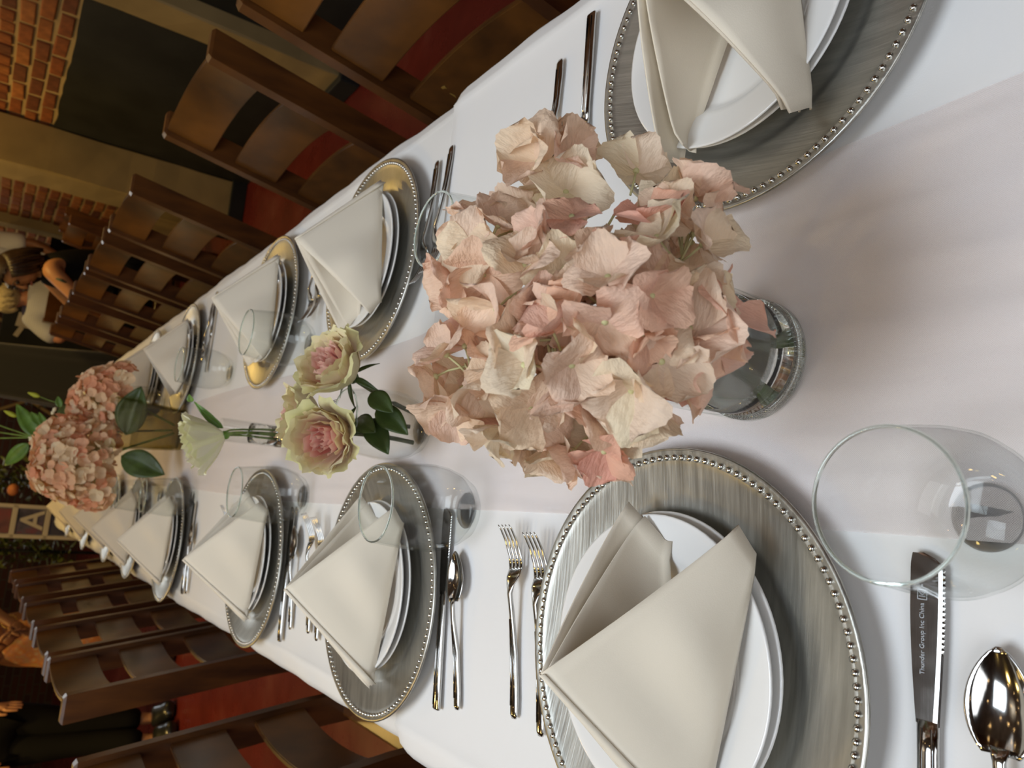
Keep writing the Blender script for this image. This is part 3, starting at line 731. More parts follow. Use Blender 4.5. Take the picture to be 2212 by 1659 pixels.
# ------------------------------------------------------------------ flowers
def set_span(me, vals):
    a = me.attributes.new('span', 'FLOAT', 'POINT')
    for i, v in enumerate(vals): a.data[i].value = v
def petal_mesh(name, mat, seed, length=1.0, width=1.0, cup=0.18, serr=0.05, curl=0.1, nu=6, nv=8):
    """rounded sepal from the origin along +x, facing +z"""
    rnd = random.Random(seed); bm = bmesh.new(); rows = []; span = []
    ph = rnd.uniform(0, 6); sk = rnd.uniform(-0.08, 0.08)
    for i in range(nu + 1):
        s = i / nu
        row = []
        for k in range(nv + 1):
            q = -1 + 2 * k / nv
            w = width * 0.5 * (0.12 + 0.88 * math.sin(PI * (0.03 + 0.81 * s)) ** 0.75)
            tipx = length * (s - 0.36 * s ** 2.5 * abs(q) ** 2.2)
            if i == nu: tipx += length * serr * (0.5 if k % 2 else -0.5)
            y = w * q + sk * s
            if abs(q) > 0.95 and i > 1: y *= 1 + serr * (1 if i % 2 else -1)
            z = cup * length * (q * q * 0.75 * math.sin(PI * s * 0.62) + 0.75 * s * s) - curl * length * max(0, s - 0.55) ** 2 * 5 + 0.045 * length * math.sin(q * 4.5 + ph) * s * s
            row.append(Vector((tipx, y, z))); span.append(s)
        rows.append(row)
    grid(bm, rows)
    me = mesh(name, bm, mat); set_span(me, span); return me
hyd_petals = [petal_mesh('petal', M['hyd'], k, 1.0, 1.10 + 0.07 * (k % 3), 0.08 + 0.10 * (k % 4), 0.032, 0.06 + 0.12 * (k % 3), 7, 10) for k in range(12)]
eye_bm = bmesh.new(); bmesh.ops.create_icosphere(eye_bm, subdivisions=2, radius=0.0021)
tube([Vector((0, 0, -0.022)), Vector((0.001, 0, -0.01)), Vector((0, 0, 0))], 0.0008, 5, eye_bm)
floret_me = mesh('floret', eye_bm, M['eye'])

def fib(n):
    g = PI * (3 - 5 ** 0.5); out = []
    for i in range(n):
        z = 1 - 2 * (i + 0.5) / n; r = math.sqrt(1 - z * z); out.append(Vector((r * math.cos(g * i), r * math.sin(g * i), z)))
    return out
def head_points(lobes, spacing, seed, zmin=-0.55):
    rnd = random.Random(seed); pts = []
    for c, r in lobes:
        n = max(8, int(4 * PI * r * r / (spacing * spacing)))
        q = Quaternion((rnd.uniform(-1, 1), rnd.uniform(-1, 1), rnd.uniform(-1, 1), rnd.uniform(-1, 1))).normalized()
        for d in fib(n):
            d = q @ d
            if d.z < zmin: continue
            p = c + d * r * rnd.uniform(0.90, 1.06)
            if any((p - c2).length < r2 * 0.86 for c2, r2 in lobes if c2 is not c): continue
            if any((p - p2).length < spacing * 0.62 for p2, _ in pts): continue
            pts.append((p, d))
    return pts
def hydrangea(label, lobes, spacing, size, seed, group, stem_to, near=True, mats=None):
    rnd = random.Random(seed)
    ctr = sum((c for c, r in lobes), Vector()) / len(lobes)
    root = empty('hydrangea', stem_to); tag(root, label, 'flower', group)
    def loc(p): return p - stem_to
    # stem and branching stalks
    ctrl = ctr.lerp(stem_to, 0.45) + Vector((rnd.uniform(-.01, .01), rnd.uniform(-.01, .01), 0.012))
    obj('stem', tube([loc(p) for p in bez(stem_to, ctrl, ctr - Vector((0, 0, 0.02)), 10)], [0.0034] * 11, 8), M['stem'], root)
    bm = bmesh.new()
    pts = head_points(lobes, spacing, seed)
    for p, d in pts:
        c, r = min(lobes, key=lambda L: (L[0] - p).length)
        j = ctr - Vector((0, 0, 0.02)); mid = j.lerp(c, 0.7)
        tube([loc(j), loc(mid), loc(p - d * 0.02)], [0.0014, 0.001, 0.0006], 4, bm)
    obj('stalks', bm, M['eye'], root)['kind'] = 'stuff'
    for p, d in pts:
        nrm = (d + Vector((rnd.uniform(-.45, .45), rnd.uniform(-.45, .45), rnd.uniform(-.3, .45)))).normalized()
        q = nrm.to_track_quat('Z', 'Y')
        fl = bpy.data.objects.new('floret', floret_me if near else far_floret[rnd.randrange(len(far_floret))]); COL.objects.link(fl); fl.parent = root
        fl.location = loc(p); fl.rotation_mode = 'QUATERNION'
        fl.rotation_quaternion = q @ Quaternion((0, 0, 1), rnd.uniform(0, 6.28))
        s = size * rnd.uniform(0.80, 1.18)
        if not near:
            fl.scale = (s, s, s); continue
        opn = rnd.uniform(-0.05, 0.75)
        HC = [(0.91, 0.47, 0.34), (0.93, 0.56, 0.41), (0.93, 0.64, 0.47), (0.93, 0.70, 0.52), (0.94, 0.75, 0.56), (0.94, 0.80, 0.60), (0.93, 0.82, 0.60)]
        h = min(5.99, max(0, rnd.triangular(0.2, 5.9, 3.2))); hc = Vector(HC[int(h)]).lerp(Vector(HC[int(h) + 1]), h % 1)
        for k in range(4):
            pe = bpy.data.objects.new('petal', rnd.choice(hyd_petals)); COL.objects.link(pe); pe.parent = fl
            pe.rotation_mode = 'QUATERNION'
            pe.rotation_quaternion = Quaternion((0, 0, 1), k * PI / 2 + rnd.uniform(-.15, .15)) @ Quaternion((0, 1, 0), -opn + rnd.uniform(-.16, .16)) @ Quaternion((1, 0, 0), rnd.uniform(-.22, .22))
            ss = s * rnd.uniform(0.85, 1.12); pe.scale = (ss, ss, ss)
            pe.location = (0, 0, 0.0007 * (k % 2)); j = rnd.uniform(0.93, 1.04); pe.color = (hc.x * j, hc.y * j * rnd.uniform(.95, 1.04), hc.z * j, 1)
    return root
VB = Vector((0.131, 0.366, ZS))          # foot of the big vase
def lobe(x, y, rpx, d): return (at_depth(x, y, d), rpx * d / FPX)
H1 = [lobe(1440, 590, 105, .435), lobe(1520, 700, 70, .420), lobe(1400, 790, 95, .425), lobe(1330, 660, 100, .410), lobe(1385, 900, 62, .455), lobe(1290, 930, 66, .445), lobe(1480, 480, 52, .455)]
H2 = [lobe(1060, 560, 90, .475), lobe(1200, 360, 52, .485), lobe(1230, 410, 45, .485), lobe(1130, 620, 95, .455), lobe(1010, 810, 76, .460), lobe(1120, 860, 78, .450), lobe(1200, 760, 85, .420), lobe(1180, 930, 55, .460), lobe(1215, 540, 80, .445), lobe(1370, 390, 22, .480)]
hydrangea('big blush pink hydrangea head in the front vase, nearer half of the bouquet', H1, 0.0240, 0.0250, 5, 'hydrangeas in the big front vase', VB + Vector((0.012, -0.004, 0.012)))
hydrangea('big blush pink hydrangea head in the front vase, farther half of the bouquet', H2, 0.0240, 0.0250, 8, 'hydrangeas in the big front vase', VB + Vector((-0.010, 0.006, 0.012)))
# big glass vase with a little water
vase_h = 0.158
vr = 0.0475
v = obj('flower_vase', lathe([(0, 0.0), (vr - 0.004, 0.0), (vr, 0.004), (vr, vase_h - 0.001), (vr - 0.001, vase_h), (vr - 0.0022, vase_h - 0.001), (vr - 0.0024, 0.012), (vr - 0.008, 0.0095), (0, 0.0095)], 72), M['vase_glass'], loc=VB)
tag(v, 'clear cylinder vase holding the big pink hydrangeas', 'vase')
obj('base', lathe([(0, 0.0004), (vr - 0.0045, 0.0004), (vr - 0.0006, 0.0045), (vr - 0.0006, 0.011), (vr - 0.004, 0.0114), (vr - 0.009, 0.0092), (0, 0.0092)], 72), M['glassbase'], v)
obj('rim', lathe([(vr + 0.0002, vase_h - 0.002), (vr + 0.0003, vase_h), (vr - 0.001, vase_h + 0.0007), (vr - 0.0026, vase_h), (vr - 0.0024, vase_h - 0.002)], 72), M['glassbase'], v)
obj('water', lathe([(0, 0.0118), (vr - 0.009, 0.0118), (vr - 0.0030, 0.0145), (vr - 0.0030, 0.041), (vr - 0.005, 0.0402), (0, 0.0400)], 72), M['water'], v)
bm = bmesh.new()
for a, b in [((0.030, 0.026, 0.030), (0.012, -0.010, 0.15)), ((0.034, 0.006, 0.015), (0.020, 0.010, 0.14))]:
    tube(bez(Vector(a), Vector(a).lerp(Vector(b), 0.5) + Vector((0.004, 0.0, 0)), Vector(b)), 0.0042, 8, bm)
hs = obj('cut_stem', bm, M['stem'], loc=VB); tag(hs, 'pale green cut flower stems inside the big hydrangea vase', 'stem')
def leaf_bm(L, Wd, bend=0.2, fold_=0.25, n=10, k=6, point=0.8):
    rows = []
    for i in range(n + 1):
        s = i / n; w = Wd * 0.5 * (math.sin(PI * s ** point) ** 0.8 if 0 < s < 1 else 0.02)
        w = max(w, 0.0006)
        row = []
        for j in range(k + 1):
            q = -1 + 2 * j / k
            row.append(Vector((L * s, w * q, fold_ * w * abs(q) - bend * L * s * s + 0.04 * w * math.sin(6 * s + 4 * q) - (0.10 * w if j == k // 2 else 0))))
        rows.append(row)
    return sheet(rows, min(0.0012, Wd * 0.03))
def place_leaf(name, bm, mat, parent, base, tip, up=(0, 0, 1), roll=0.0):
    d = (Vector(tip) - Vector(base)); L = d.length; d.normalize()
    u = Vector(up); y = u.cross(d).normalized(); z = d.cross(y)
    R = Matrix((d, y, z)).transposed()
    o = obj(name, bm, mat, parent)
    o.rotation_mode = 'QUATERNION'; o.rotation_quaternion = R.to_quaternion() @ Quaternion((1, 0, 0), roll); o.location = base
    return o

# roses
def rose(label, pos, axis, size, seed, foot, group='roses in the round glass'):
    """pos: bottom of the bloom; axis: direction it faces"""
    rnd = random.Random(seed)
    root = empty('rose', foot); tag(root, label, 'rose', group)
    q = Vector(axis).to_track_quat('Z', 'Y')
    def petal(th, r0, h, wid, flare, mat, nu=9, nv=10, curl=0.0, pt=0.0):
        rows = []; span = []
        for i in range(nu + 1):
            s = i / nu; row = []
            for k in range(nv + 1):
                a = -1 + 2 * k / nv
                ww = wid * (0.45 + 0.55 * math.sin(PI * min(1, 0.15 + 0.62 * s)))
                ang = th + ww * a
                rr = r0 * (0.22 + 0.95 * math.sin(PI * 0.5 * min(1, s * 1.25)) ** 0.8) + flare * max(0, s - 0.55) ** 2 * 4.0
                rr *= 1 + 0.02 * math.sin(5 * a + th)
                z = h * (s - 0.10 * s * a * a) - curl * max(0, s - 0.7) ** 2 * 8 + pt * s * s * max(0, 1 - abs(a) * 2.2)
                if s > 0.6: z += 0.0022 * (s - .6) / .4 * math.sin(a * 11 + th * 3) ; rr += 0.0022 * (s - .6) / .4 * math.sin(a * 8 + th)
                row.append(Vector((rr * math.cos(ang), rr * math.sin(ang), z))); span.append(s)
            rows.append(row)
        bm = bmesh.new(); grid(bm, rows); me = mesh('petal', bm, mat); set_span(me, span)
        o = obj('petal', me, None, root, loc=Vector(pos) - Vector(foot)); o.rotation_mode = 'QUATERNION'; o.rotation_quaternion = q
    sz = size
    for k in range(6): petal(k * 2.4, sz * (0.07 + 0.022 * k), sz * (0.80 - 0.004 * k), 1.25, 0.0, M['rose_in'], 7, 8)
    for k in range(6): petal(k * 2.2 + 0.5, sz * (0.21 + 0.022 * k), sz * (0.82 - 0.01 * k), 1.0, 0.03 * sz, M['rose_in'] if k < 3 else M['rose_mid'], 8, 8)
    for k in range(6): petal(k * 2.35 + 1.1, sz * (0.34 + 0.018 * k), sz * (0.82 - 0.02 * k), 0.95, 0.10 * sz, M['rose_mid'])
    for k in range(6): petal(k * 1.05 + rnd.uniform(-.15, .15), sz * (0.42 + 0.012 * (k % 3)), sz * (0.80 + 0.08 * rnd.random()), 0.85, 0.05 * sz + 0.10 * sz * rnd.random(), M['rose_pale'], curl=(0.02 + 0.05 * rnd.random()) * sz, pt=0.08 * sz)
    for k in range(5): petal(k * 1.26 + rnd.uniform(-.2, .2), sz * (0.47 + 0.01 * (k % 3)), sz * (0.66 + 0.12 * rnd.random()), 0.74, 0.14 * sz + 0.16 * sz * rnd.random(), M['rose_out'], curl=(0.06 + 0.12 * rnd.random()) * sz, pt=0.12 * sz)
    for k in range(5):
        a = k * 1.256 + rnd.uniform(-.2, .2)
        b = q @ Vector((0.10 * sz * math.cos(a), 0.10 * sz * math.sin(a), 0.0)); t = q @ Vector((0.55 * sz * math.cos(a), 0.55 * sz * math.sin(a), -0.12 * sz - 0.2 * sz * rnd.random()))
        place_leaf('sepal', leaf_bm(0.5 * sz, 0.13 * sz, 0.25, 0.2, 8, 4, 0.6), M['leaf'], root, Vector(pos) - Vector(foot) + b, Vector(pos) - Vector(foot) + t, q @ Vector((0, 0, 1)))
    bs = bmesh.new(); bmesh.ops.create_uvsphere(bs, u_segments=12, v_segments=8, radius=0.13 * sz)
    obj('calyx', bs, M['leaf'], root, loc=Vector(pos) - Vector(foot))
    P0 = Vector((0, 0, 0)); P2 = Vector(pos) - Vector(foot)
    st = obj('stem', tube(bez(P0, P0.lerp(P2, 0.5) + Vector((0, 0, 0.012)) - q @ Vector((0, 0, 0.02)), P2, 10), 0.0030, 8), M['stem_d'], root)
    return root
RB = Vector((0.102, 0.893, ZS))
gv = obj('rose_vase', tumbler_me, None, loc=RB + Vector((0, 0, 0.0005))); tag(gv, 'stemless glass used as a vase for the cream and pink roses', 'vase')
for nme, me in (('rim', rim_me), ('base', gbase_me)):
    o = bpy.data.objects.new(nme, me); COL.objects.link(o); o.parent = gv
def rz(h): return Vector((0, 0, h))
R1p = at_depth(735, 935, 0.935); R2p = at_depth(760, 815, 0.935); R3p = at_depth(690, 900, 0.985)
toc = (CAM - R1p).normalized()
rose('cream rose with a pink heart facing up, the lower bloom over the round glass', R1p, (toc * 0.75 + Vector((-0.30, 0.05, 0.62))).normalized(), 0.066, 3, RB + Vector((-0.018, 0.004, 0.010)))
rose('cream rose with a pink heart turned to the upper row, in the round glass', R2p, (toc * 0.42 + Vector((0.33, 0.10, 0.75))).normalized(), 0.066, 4, RB + Vector((0.018, -0.006, 0.010)))
rose('greenish rose behind the two pink hearted ones in the round glass', R3p, (Vector((0.05, 0.35, 0.95)) + toc * 0.1).normalized(), 0.058, 9, RB + Vector((0.004, 0.018, 0.010)))
for i, (b, t, Wd) in enumerate([((815, 880), (868, 925), .030), ((795, 905), (830, 965), .030), ((770, 905), (800, 925), .026), ((800, 850), (838, 880), .026)]):
    B = at_depth(*b, 0.93); T = at_depth(*t, 0.905)
    lf = place_leaf('rose_leaf', leaf_bm((T - B).length * 1.15, Wd, 0.15, 0.2), M['leaf'], None, B, T, (0.1, -0.8, 0.5))
    tag(lf, ['dark rose leaf under the lower rose, pressed to the glass', 'dark rose leaf between the lower rose and the glass rim', 'dark rose leaf close beneath the rose blooms', 'dark rose leaf under the upper rose by the glass rim'][i], 'leaf', 'rose leaves in the round glass')

# lisianthus in a small cylinder glass
LB = Vector((0.115, 1.455, ZS)); lh = 0.118; lr = 0.0215
lv = obj('bud_vase', lathe([(0, 0), (lr - 0.001, 0), (lr, 0.002), (lr, lh), (lr - 0.0012, lh + 0.0004), (lr - 0.002, lh), (lr - 0.0022, 0.014), (0, 0.012)], 40), M['glass'], loc=LB)
tag(lv, 'small slim glass cylinder holding a single white lisianthus', 'vase')
obj('base', lathe([(0, 0.0004), (lr - 0.0015, 0.0004), (lr - 0.0006, 0.003), (lr - 0.0006, 0.0125), (0, 0.0118)], 40), M['glassbase'], lv)
obj('water', lathe([(0, 0.0145), (lr - 0.0026, 0.0145), (lr - 0.0026, 0.062), (0, 0.0615)], 40), M['water'], lv)
def lisianthus():
    foot = LB + Vector((0.002, -0.004, 0.015)); pos = at_depth(486, 940, 1.30); tip = at_depth(396, 964, 1.285)
    ax = (tip - pos).normalized(); q = (ax + (CAM - pos).normalized() * 0.12).normalized().to_track_quat('Z', 'Y')
    root = empty('lisianthus', foot); tag(root, 'single pale green white lisianthus bloom leaning in the slim glass', 'flower')
    rnd = random.Random(5); L = (tip - pos).length
    for ring, (n, r0, hh, fl) in enumerate([(4, 0.010, 0.95, 0.002), (5, 0.018, 1.0, 0.005), (6, 0.027, 0.98, 0.008), (6, 0.036, 0.86, 0.012)]):
        for k in range(n):
            th = k * 2 * PI / n + ring * 0.5 + rnd.uniform(-.2, .2); rows = []; span = []
            for i in range(9):
                s = i / 8; row = []
                for j in range(10):
                    a = -1 + 2 * j / 9; wid = (0.5 + 0.5 * math.sin(PI * min(1, 0.1 + .6 * s))) * 0.85
                    rr = r0 * (0.15 + math.sin(PI / 2 * min(1, s * 1.2))) + fl * max(0, s - .5) ** 2 * 4 + 0.0040 * s * math.sin(a * 7 + th * 3)
                    z = L * hh * (s - 0.06 * s * a * a) - (0.012 * fl / 0.02) * max(0, s - .75) ** 2 * 12 + 0.0045 * s * math.sin(a * 8 + ring * 2 + k)
                    row.append(Vector((rr * math.cos(th + wid * a), rr * math.sin(th + wid * a), z))); span.append(s)
                rows.append(row)
            bm = bmesh.new(); grid(bm, rows); me = mesh('petal', bm, M['lis']); set_span(me, span)
            o = obj('petal', me, None, root, loc=pos - foot); o.rotation_mode = 'QUATERNION'; o.rotation_quaternion = q
    bs = bmesh.new(); bmesh.ops.create_uvsphere(bs, u_segments=10, v_segments=6, radius=0.008); obj('calyx', bs, M['leaf_l'], root, loc=pos - foot)
    mid = (LB + Vector((0, 0.002, 0.10))) - foot
    obj('stem', tube(bez(Vector((0, 0, 0)), mid, pos - foot, 10), 0.0030, 8), M['stem'], root)
    for k in range(3): obj('side_stem', tube(bez(Vector((0.006 * (k - 1), 0.004, 0)), mid + Vector((0.006 * (k - 1), 0, 0)), (pos - foot).lerp(mid, 0.3) + Vector((0.004 * (k - 1), 0, 0)), 6), 0.0018, 6), M['stem'], root)
    for b, t, Wd in [((478, 925), (418, 868), 0.014), ((482, 925), (430, 885), 0.013), ((415, 868), (408, 852), 0.012)]:
        B = at_depth(*b, 1.30); T = at_depth(*t, 1.295)
        place_leaf('leaf', leaf_bm((T - B).length, Wd, 0.05, 0.5, 8, 4, 0.7), M['leaf_l'], root, B - foot, T - foot, (0, -0.6, 0.6))
lisianthus()

# far vase with two hydrangea heads and alstroemeria like greenery
FVB = Vector((0.168, 2.36, ZS)); fh = 0.185
def square_vase():
    bm = bmesh.new()
    def ring(h, z, r=0.006): return [Vector((x * h, y * h, z)) for x, y in [(-1, -.86), (-.86, -1), (.86, -1), (1, -.86), (1, .86), (.86, 1), (-.86, 1), (-1, .86)]]
    loops = [[bm.verts.new(p) for p in ring(h, z)] for h, z in [(0.053, 0.0), (0.057, 0.004), (0.070, fh), (0.0675, fh), (0.0545, 0.012)]]
    for a, b in zip(loops, loops[1:]):
        for k in range(8): bm.faces.new((a[k], a[(k + 1) % 8], b[(k + 1) % 8], b[k]))
    bm.faces.new(loops[0][::-1]); bm.faces.new(loops[-1])
    bmesh.ops.recalc_face_normals(bm, faces=bm.faces)
    vz = obj('square_vase', bm, M['vase_olive'], loc=FVB, smooth=False); tag(vz, 'square glass vase of greenish water under the two far hydrangea heads', 'vase')
    bm = bmesh.new()
    loops = [[bm.verts.new(p) for p in ring(h, z)] for h, z in [(0.0535, 0.013), (0.0605, 0.12)]]
    for k in range(8): bm.faces.new((loops[0][k], loops[0][(k + 1) % 8], loops[1][(k + 1) % 8], loops[1][k]))
    bm.faces.new(loops[0][::-1]); bm.faces.new(loops[1])
    obj('water', bm, thin_glass('green_water', (0.80, 0.78, 0.60), (0.5, 0.48, 0.30), 0.4, 0.1), vz, smooth=False)
square_vase()
def far_floret_me(seed):
    rnd = random.Random(seed); bm = bmesh.new()
    for k in range(4):
        src = bmesh.new(); rows = []
        R = Matrix.Rotation(k * PI / 2 + rnd.uniform(-.15, .15), 3, 'Z') @ Matrix.Rotation(-rnd.uniform(0, .6), 3, 'Y')
        for i in range(5):
            s = i / 4
            rows.append([R @ Vector((s * (1 - 0.28 * s * q * q), 0.56 * q * (0.1 + 0.9 * math.sin(PI * min(1, s * .62 + .02))), 0.12 * s * s + 0.1 * q * q * s - 0.12 * max(0, s - .7))) for q in (-1, -.5, 0, .5, 1)])
        grid(bm, rows)
    return mesh('floret', bm, M['hyd_far'])
far_floret = [far_floret_me(k) for k in range(8)]
FA = [lobe(165, 1000, 78, 2.10), lobe(205, 1040, 55, 2.12), lobe(150, 960, 60, 2.12), lobe(120, 1020, 45, 2.14), lobe(215, 965, 50, 2.12)]
FB = [lobe(228, 845, 50, 2.16), lobe(200, 868, 42, 2.18), lobe(262, 820, 34, 2.17), lobe(250, 880, 42, 2.16)]
hydrangea('far peach hydrangea head, the larger one nearer the lower row napkins', FA, 0.0225, 0.0190, 21, 'hydrangeas in the square vase', FVB + Vector((-0.010, -0.01, 0.02)), near=False)
hydrangea('far peach hydrangea head, the smaller one nearer the upper row', FB, 0.0220, 0.0185, 22, 'hydrangeas in the square vase', FVB + Vector((0.014, 0.0, 0.02)), near=False)
lf_lab = ['broad dark green leaf between the two far hydrangea heads and the slim glass', 'broad dark green leaf under the larger far hydrangea', 'broad dark green leaf behind the smaller far hydrangea']
for i, (b, t, d0, d1, Wd) in enumerate([((272, 940), (298, 842), 2.12, 2.10, .085), ((262, 985), (345, 1020), 2.08, 2.05, .075), ((165, 890), (118, 915), 2.22, 2.24, .07)]):
    B = at_depth(*b, d0); T = at_depth(*t, d1)
    tag(place_leaf('hydrangea_leaf', leaf_bm((T - B).length * 1.05, Wd, 0.12, 0.25, 12, 8, 0.9), M['leaf'], None, B, T, (0.1, -0.85, 0.4)), lf_lab[i], 'leaf', 'leaves in the square vase')
def spray():
    foot = FVB + Vector((0.0, 0.022, 0.02)); root = empty('lily_spray', foot); tag(root, 'green leafy spray with thin stems rising behind the far hydrangeas', 'foliage')
    J = at_depth(75, 945, 2.28); K = at_depth(165, 930, 2.24)
    obj('stem', tube(bez(Vector((0, 0, 0)), K - foot - Vector((0, 0, 0.03)), J - foot, 10), 0.003, 6), M['stem'], root)
    for t, d in [((-40, 905), 2.30), ((-60, 925), 2.30), ((-60, 948), 2.30)]:
        T = at_depth(*t, d); obj('stalk', tube(bez(J - foot, J.lerp(T, .5) - foot + Vector((0, 0, .004)), T - foot, 6), 0.0022, 6), M['stem'], root)
    for b, t, Wd in [((82, 945), (38, 878), .045), ((62, 958), (12, 1003), .042), ((88, 920), (68, 892), .026), ((100, 925), (85, 893), .022), ((130, 880), (125, 858), .020)]:
        B = at_depth(*b, 2.27); T = at_depth(*t, 2.27)
        place_leaf('leaf', leaf_bm((T - B).length * 1.1, Wd, 0.08, 0.3, 10, 4, 0.75), M['leaf_l'], root, B - foot, T - foot, (0, -0.9, 0.2))
    for b, t, st in [((36, 900), (8, 887), (78, 915)), ((86, 857), (60, 848), (128, 872))]:
        B = at_depth(*b, 2.28); T = at_depth(*t, 2.28); Sx = at_depth(*st, 2.28)
        obj('bud_stalk', tube([Sx - foot, Sx.lerp(B, .5) - foot + Vector((0, 0, .003)), B - foot], 0.0017, 6), M['stem'], root)
        pts = [B.lerp(T, s) - foot for s in (0, .15, .4, .7, .9, 1)]
        obj('bud', tube(pts, [0.002, 0.0055, 0.0075, 0.0055, 0.0028, 0.0008], 8), M['bud'], root)
    bl = bmesh.new()
    for b, t in [((62, 945), (80, 950)), ((63, 950), (78, 953)), ((115, 890), (120, 880)), ((112, 895), (116, 888)), ((78, 925), (100, 935)), ((110, 905), (125, 920))]:
        tube([at_depth(*b, 2.20) - foot, at_depth((b[0] + t[0]) / 2, (b[1] + t[1]) / 2, 2.20) - foot, at_depth(*t, 2.2) - foot], [0.003, 0.006, 0.003], 6, bl)
    obj('white_floret_tips', bl, M['lis'], root)
spray()

# ------------------------------------------------------------------ chairs (facing local +x, back line at x = 0, origin on the floor)
CW = 0.44
def rail_x(z): return -0.18 * (z - 0.67) if z > 0.45 else -0.18 * (0.45 - 0.67) - 0.06 * (0.45 - z)
def make_chair():
    t = empty('ladder_back_chair')
    for s in (-1, 1):
        bm = bmesh.new(); rows = []
        zs = [0.0, 0.22, 0.42, 0.55, 0.7, 0.85, 0.97, 0.993, 0.999]
        for z in zs:
            x = rail_x(z); d = 0.062; w = 0.0135
            k = 1.0 if z < 0.995 else 0.8
            y = s * (CW / 2 - w)
            rows.append([bm.verts.new((x - d / 2 + a * d / 2 * k, y + b * w * k, z)) for a, b in [(-1, -1), (1, -1), (1, 1), (-1, 1)]])
        for a, b in zip(rows, rows[1:]):
            for k in range(4): bm.faces.new((a[k], a[(k + 1) % 4], b[(k + 1) % 4], b[k]))
        bm.faces.new(rows[0][::-1]); bm.faces.new(rows[-1])
        bmesh.ops.bevel(bm, geom=[e for e in bm.edges if e.calc_face_angle(0) > 0.6], offset=0.0025, segments=2, affect='EDGES')
        obj('back_post', bm, M['wood_o'], t, smooth=False)
        obj('front_leg', box((0.385, s * (CW / 2 - 0.022), 0.2175), (0.042, 0.042, 0.435), 0.004), M['wood'], t, smooth=False)
        obj('side_stretcher', box((0.19, s * (CW / 2 - 0.02), 0.17), (0.38, 0.018, 0.035), 0.003), M['wood'], t, smooth=False)
        obj('seat_rail', box((0.19, s * (CW / 2 - 0.03), 0.412), (0.37, 0.02, 0.05), 0.003), M['wood'], t, smooth=False)
    obj('front_stretcher', box((0.385, 0, 0.25), (0.018, CW - 0.08, 0.045), 0.003), M['wood'], t, smooth=False)
    for z0, z1 in ((0.885, 0.993), (0.725, 0.832), (0.560, 0.668)):
        rows = []
        hw = CW / 2 - 0.026
        for i in range(13):
            q = -1 + 2 * i / 12; y = hw * q
            cx = -0.018 - 0.020 * (1 - q * q)
            row = []
            for k in range(7):
                v = k / 6; z = z0 + (z1 - z0) * v
                row.append(Vector((rail_x(z) + cx, y, z)))
            rows.append(row)
        bm = sheet(rows, 0.012); bmesh.ops.recalc_face_normals(bm, faces=bm.faces)
        bmesh.ops.bevel(bm, geom=[e for e in bm.edges if e.calc_face_angle(0) > 1.0], offset=0.002, segments=2, affect='EDGES'); crisp(bm, 0.3)
        obj('slat', bm, M['wood'], t)
    obj('seat', box((0.195, 0, 0.452), (0.43, CW - 0.01, 0.03), 0.008, 3), M['wood'], t, smooth=False)
    return t
chair0 = make_chair(); _first = [True]
def place_chair(x, y, rz, label, group):
    c = chair0 if _first[0] else copy_tree(chair0)
    _first[0] = False
    c.location = (x, y, 0); c.rotation_euler = (0, 0, rz); tag(c, label, 'chair', group); return c
GR, GL, GW = 'wooden chairs on the brick wall side of the table', 'wooden chairs on the open floor side of the table', 'wooden chairs along the far wall'
rx = 0.765
cR = []
for i, (yc, lab) in enumerate([(1.06, 'dark ladder back chair nearest the frame top, gold lettering on its lowest slat'), (1.68, 'dark ladder back chair in front of the thick beige post, second largest'),
                               (2.56, 'dark ladder back chair just past the foot of the beige post'), (3.13, 'dark ladder back chair directly under the seated woman in black'),
                               (3.64, 'dark ladder back chair below the striped grey shirt'), (4.25, 'dark ladder back chair second last in the upper row'), (4.86, 'dark ladder back chair last in the upper row, by the draped stand')]):
    cR.append(place_chair(rx, yc, PI, lab, GR))
lx = -0.405
for i, (yc, dx, lab) in enumerate([(0.95, -0.05, 'dark chair at the frame bottom, barely in view, nearest of the lower row'), (1.50, -0.055, 'dark ladder back chair at the frame bottom with red floor between its slats'), (2.20, 0, 'dark ladder back chair with olive lit slat beside the red floor, lower row'),
                                   (2.69, 0, 'dark ladder back chair second past the open gap in the lower row'), (3.24, 0, 'dark ladder back chair third past the open gap in the lower row'), (3.84, 0, 'dark ladder back chair fourth past the open gap in the lower row'), (4.44, 0, 'dark ladder back chair farthest in the lower row, by the letter banner')]):
    place_chair(lx + dx, yc, 0.0, lab, GL)
place_chair(1.45, 5.33, PI, 'dark chair under the seated woman in black', GW)
place_chair(1.70, 5.98, PI, 'dark chair behind the thick beige post by the bricks', GW)
place_chair(1.30, 6.24, PI * 0.5, 'dark chair under the seated person in a grey striped shirt', GW)
# traces of worn gold lettering on the lowest slat of the nearest chair
for k, (yy, body, sz) in enumerate([(-0.192, 'L', 0.062), (-0.150, 'S', 0.058)]):
    cu = bpy.data.curves.new('gold_letter', 'FONT'); cu.body = body; cu.size = sz; cu.extrude = 0.0006; cu.resolution_u = 3; cu.shear = 0.3
    tmp = bpy.data.objects.new('tmp', cu); COL.objects.link(tmp)
    me = bpy.data.meshes.new_from_object(tmp.evaluated_get(bpy.context.evaluated_depsgraph_get())); bpy.data.objects.remove(tmp)
    me.materials.clear(); me.materials.append(M['gold'])
    o = obj('gold_lettering', me, None, cR[0], smooth=False, loc=(rail_x(0.62) - 0.0200, yy, 0.598), rot=(PI / 2 - 0.18, 0, PI / 2))

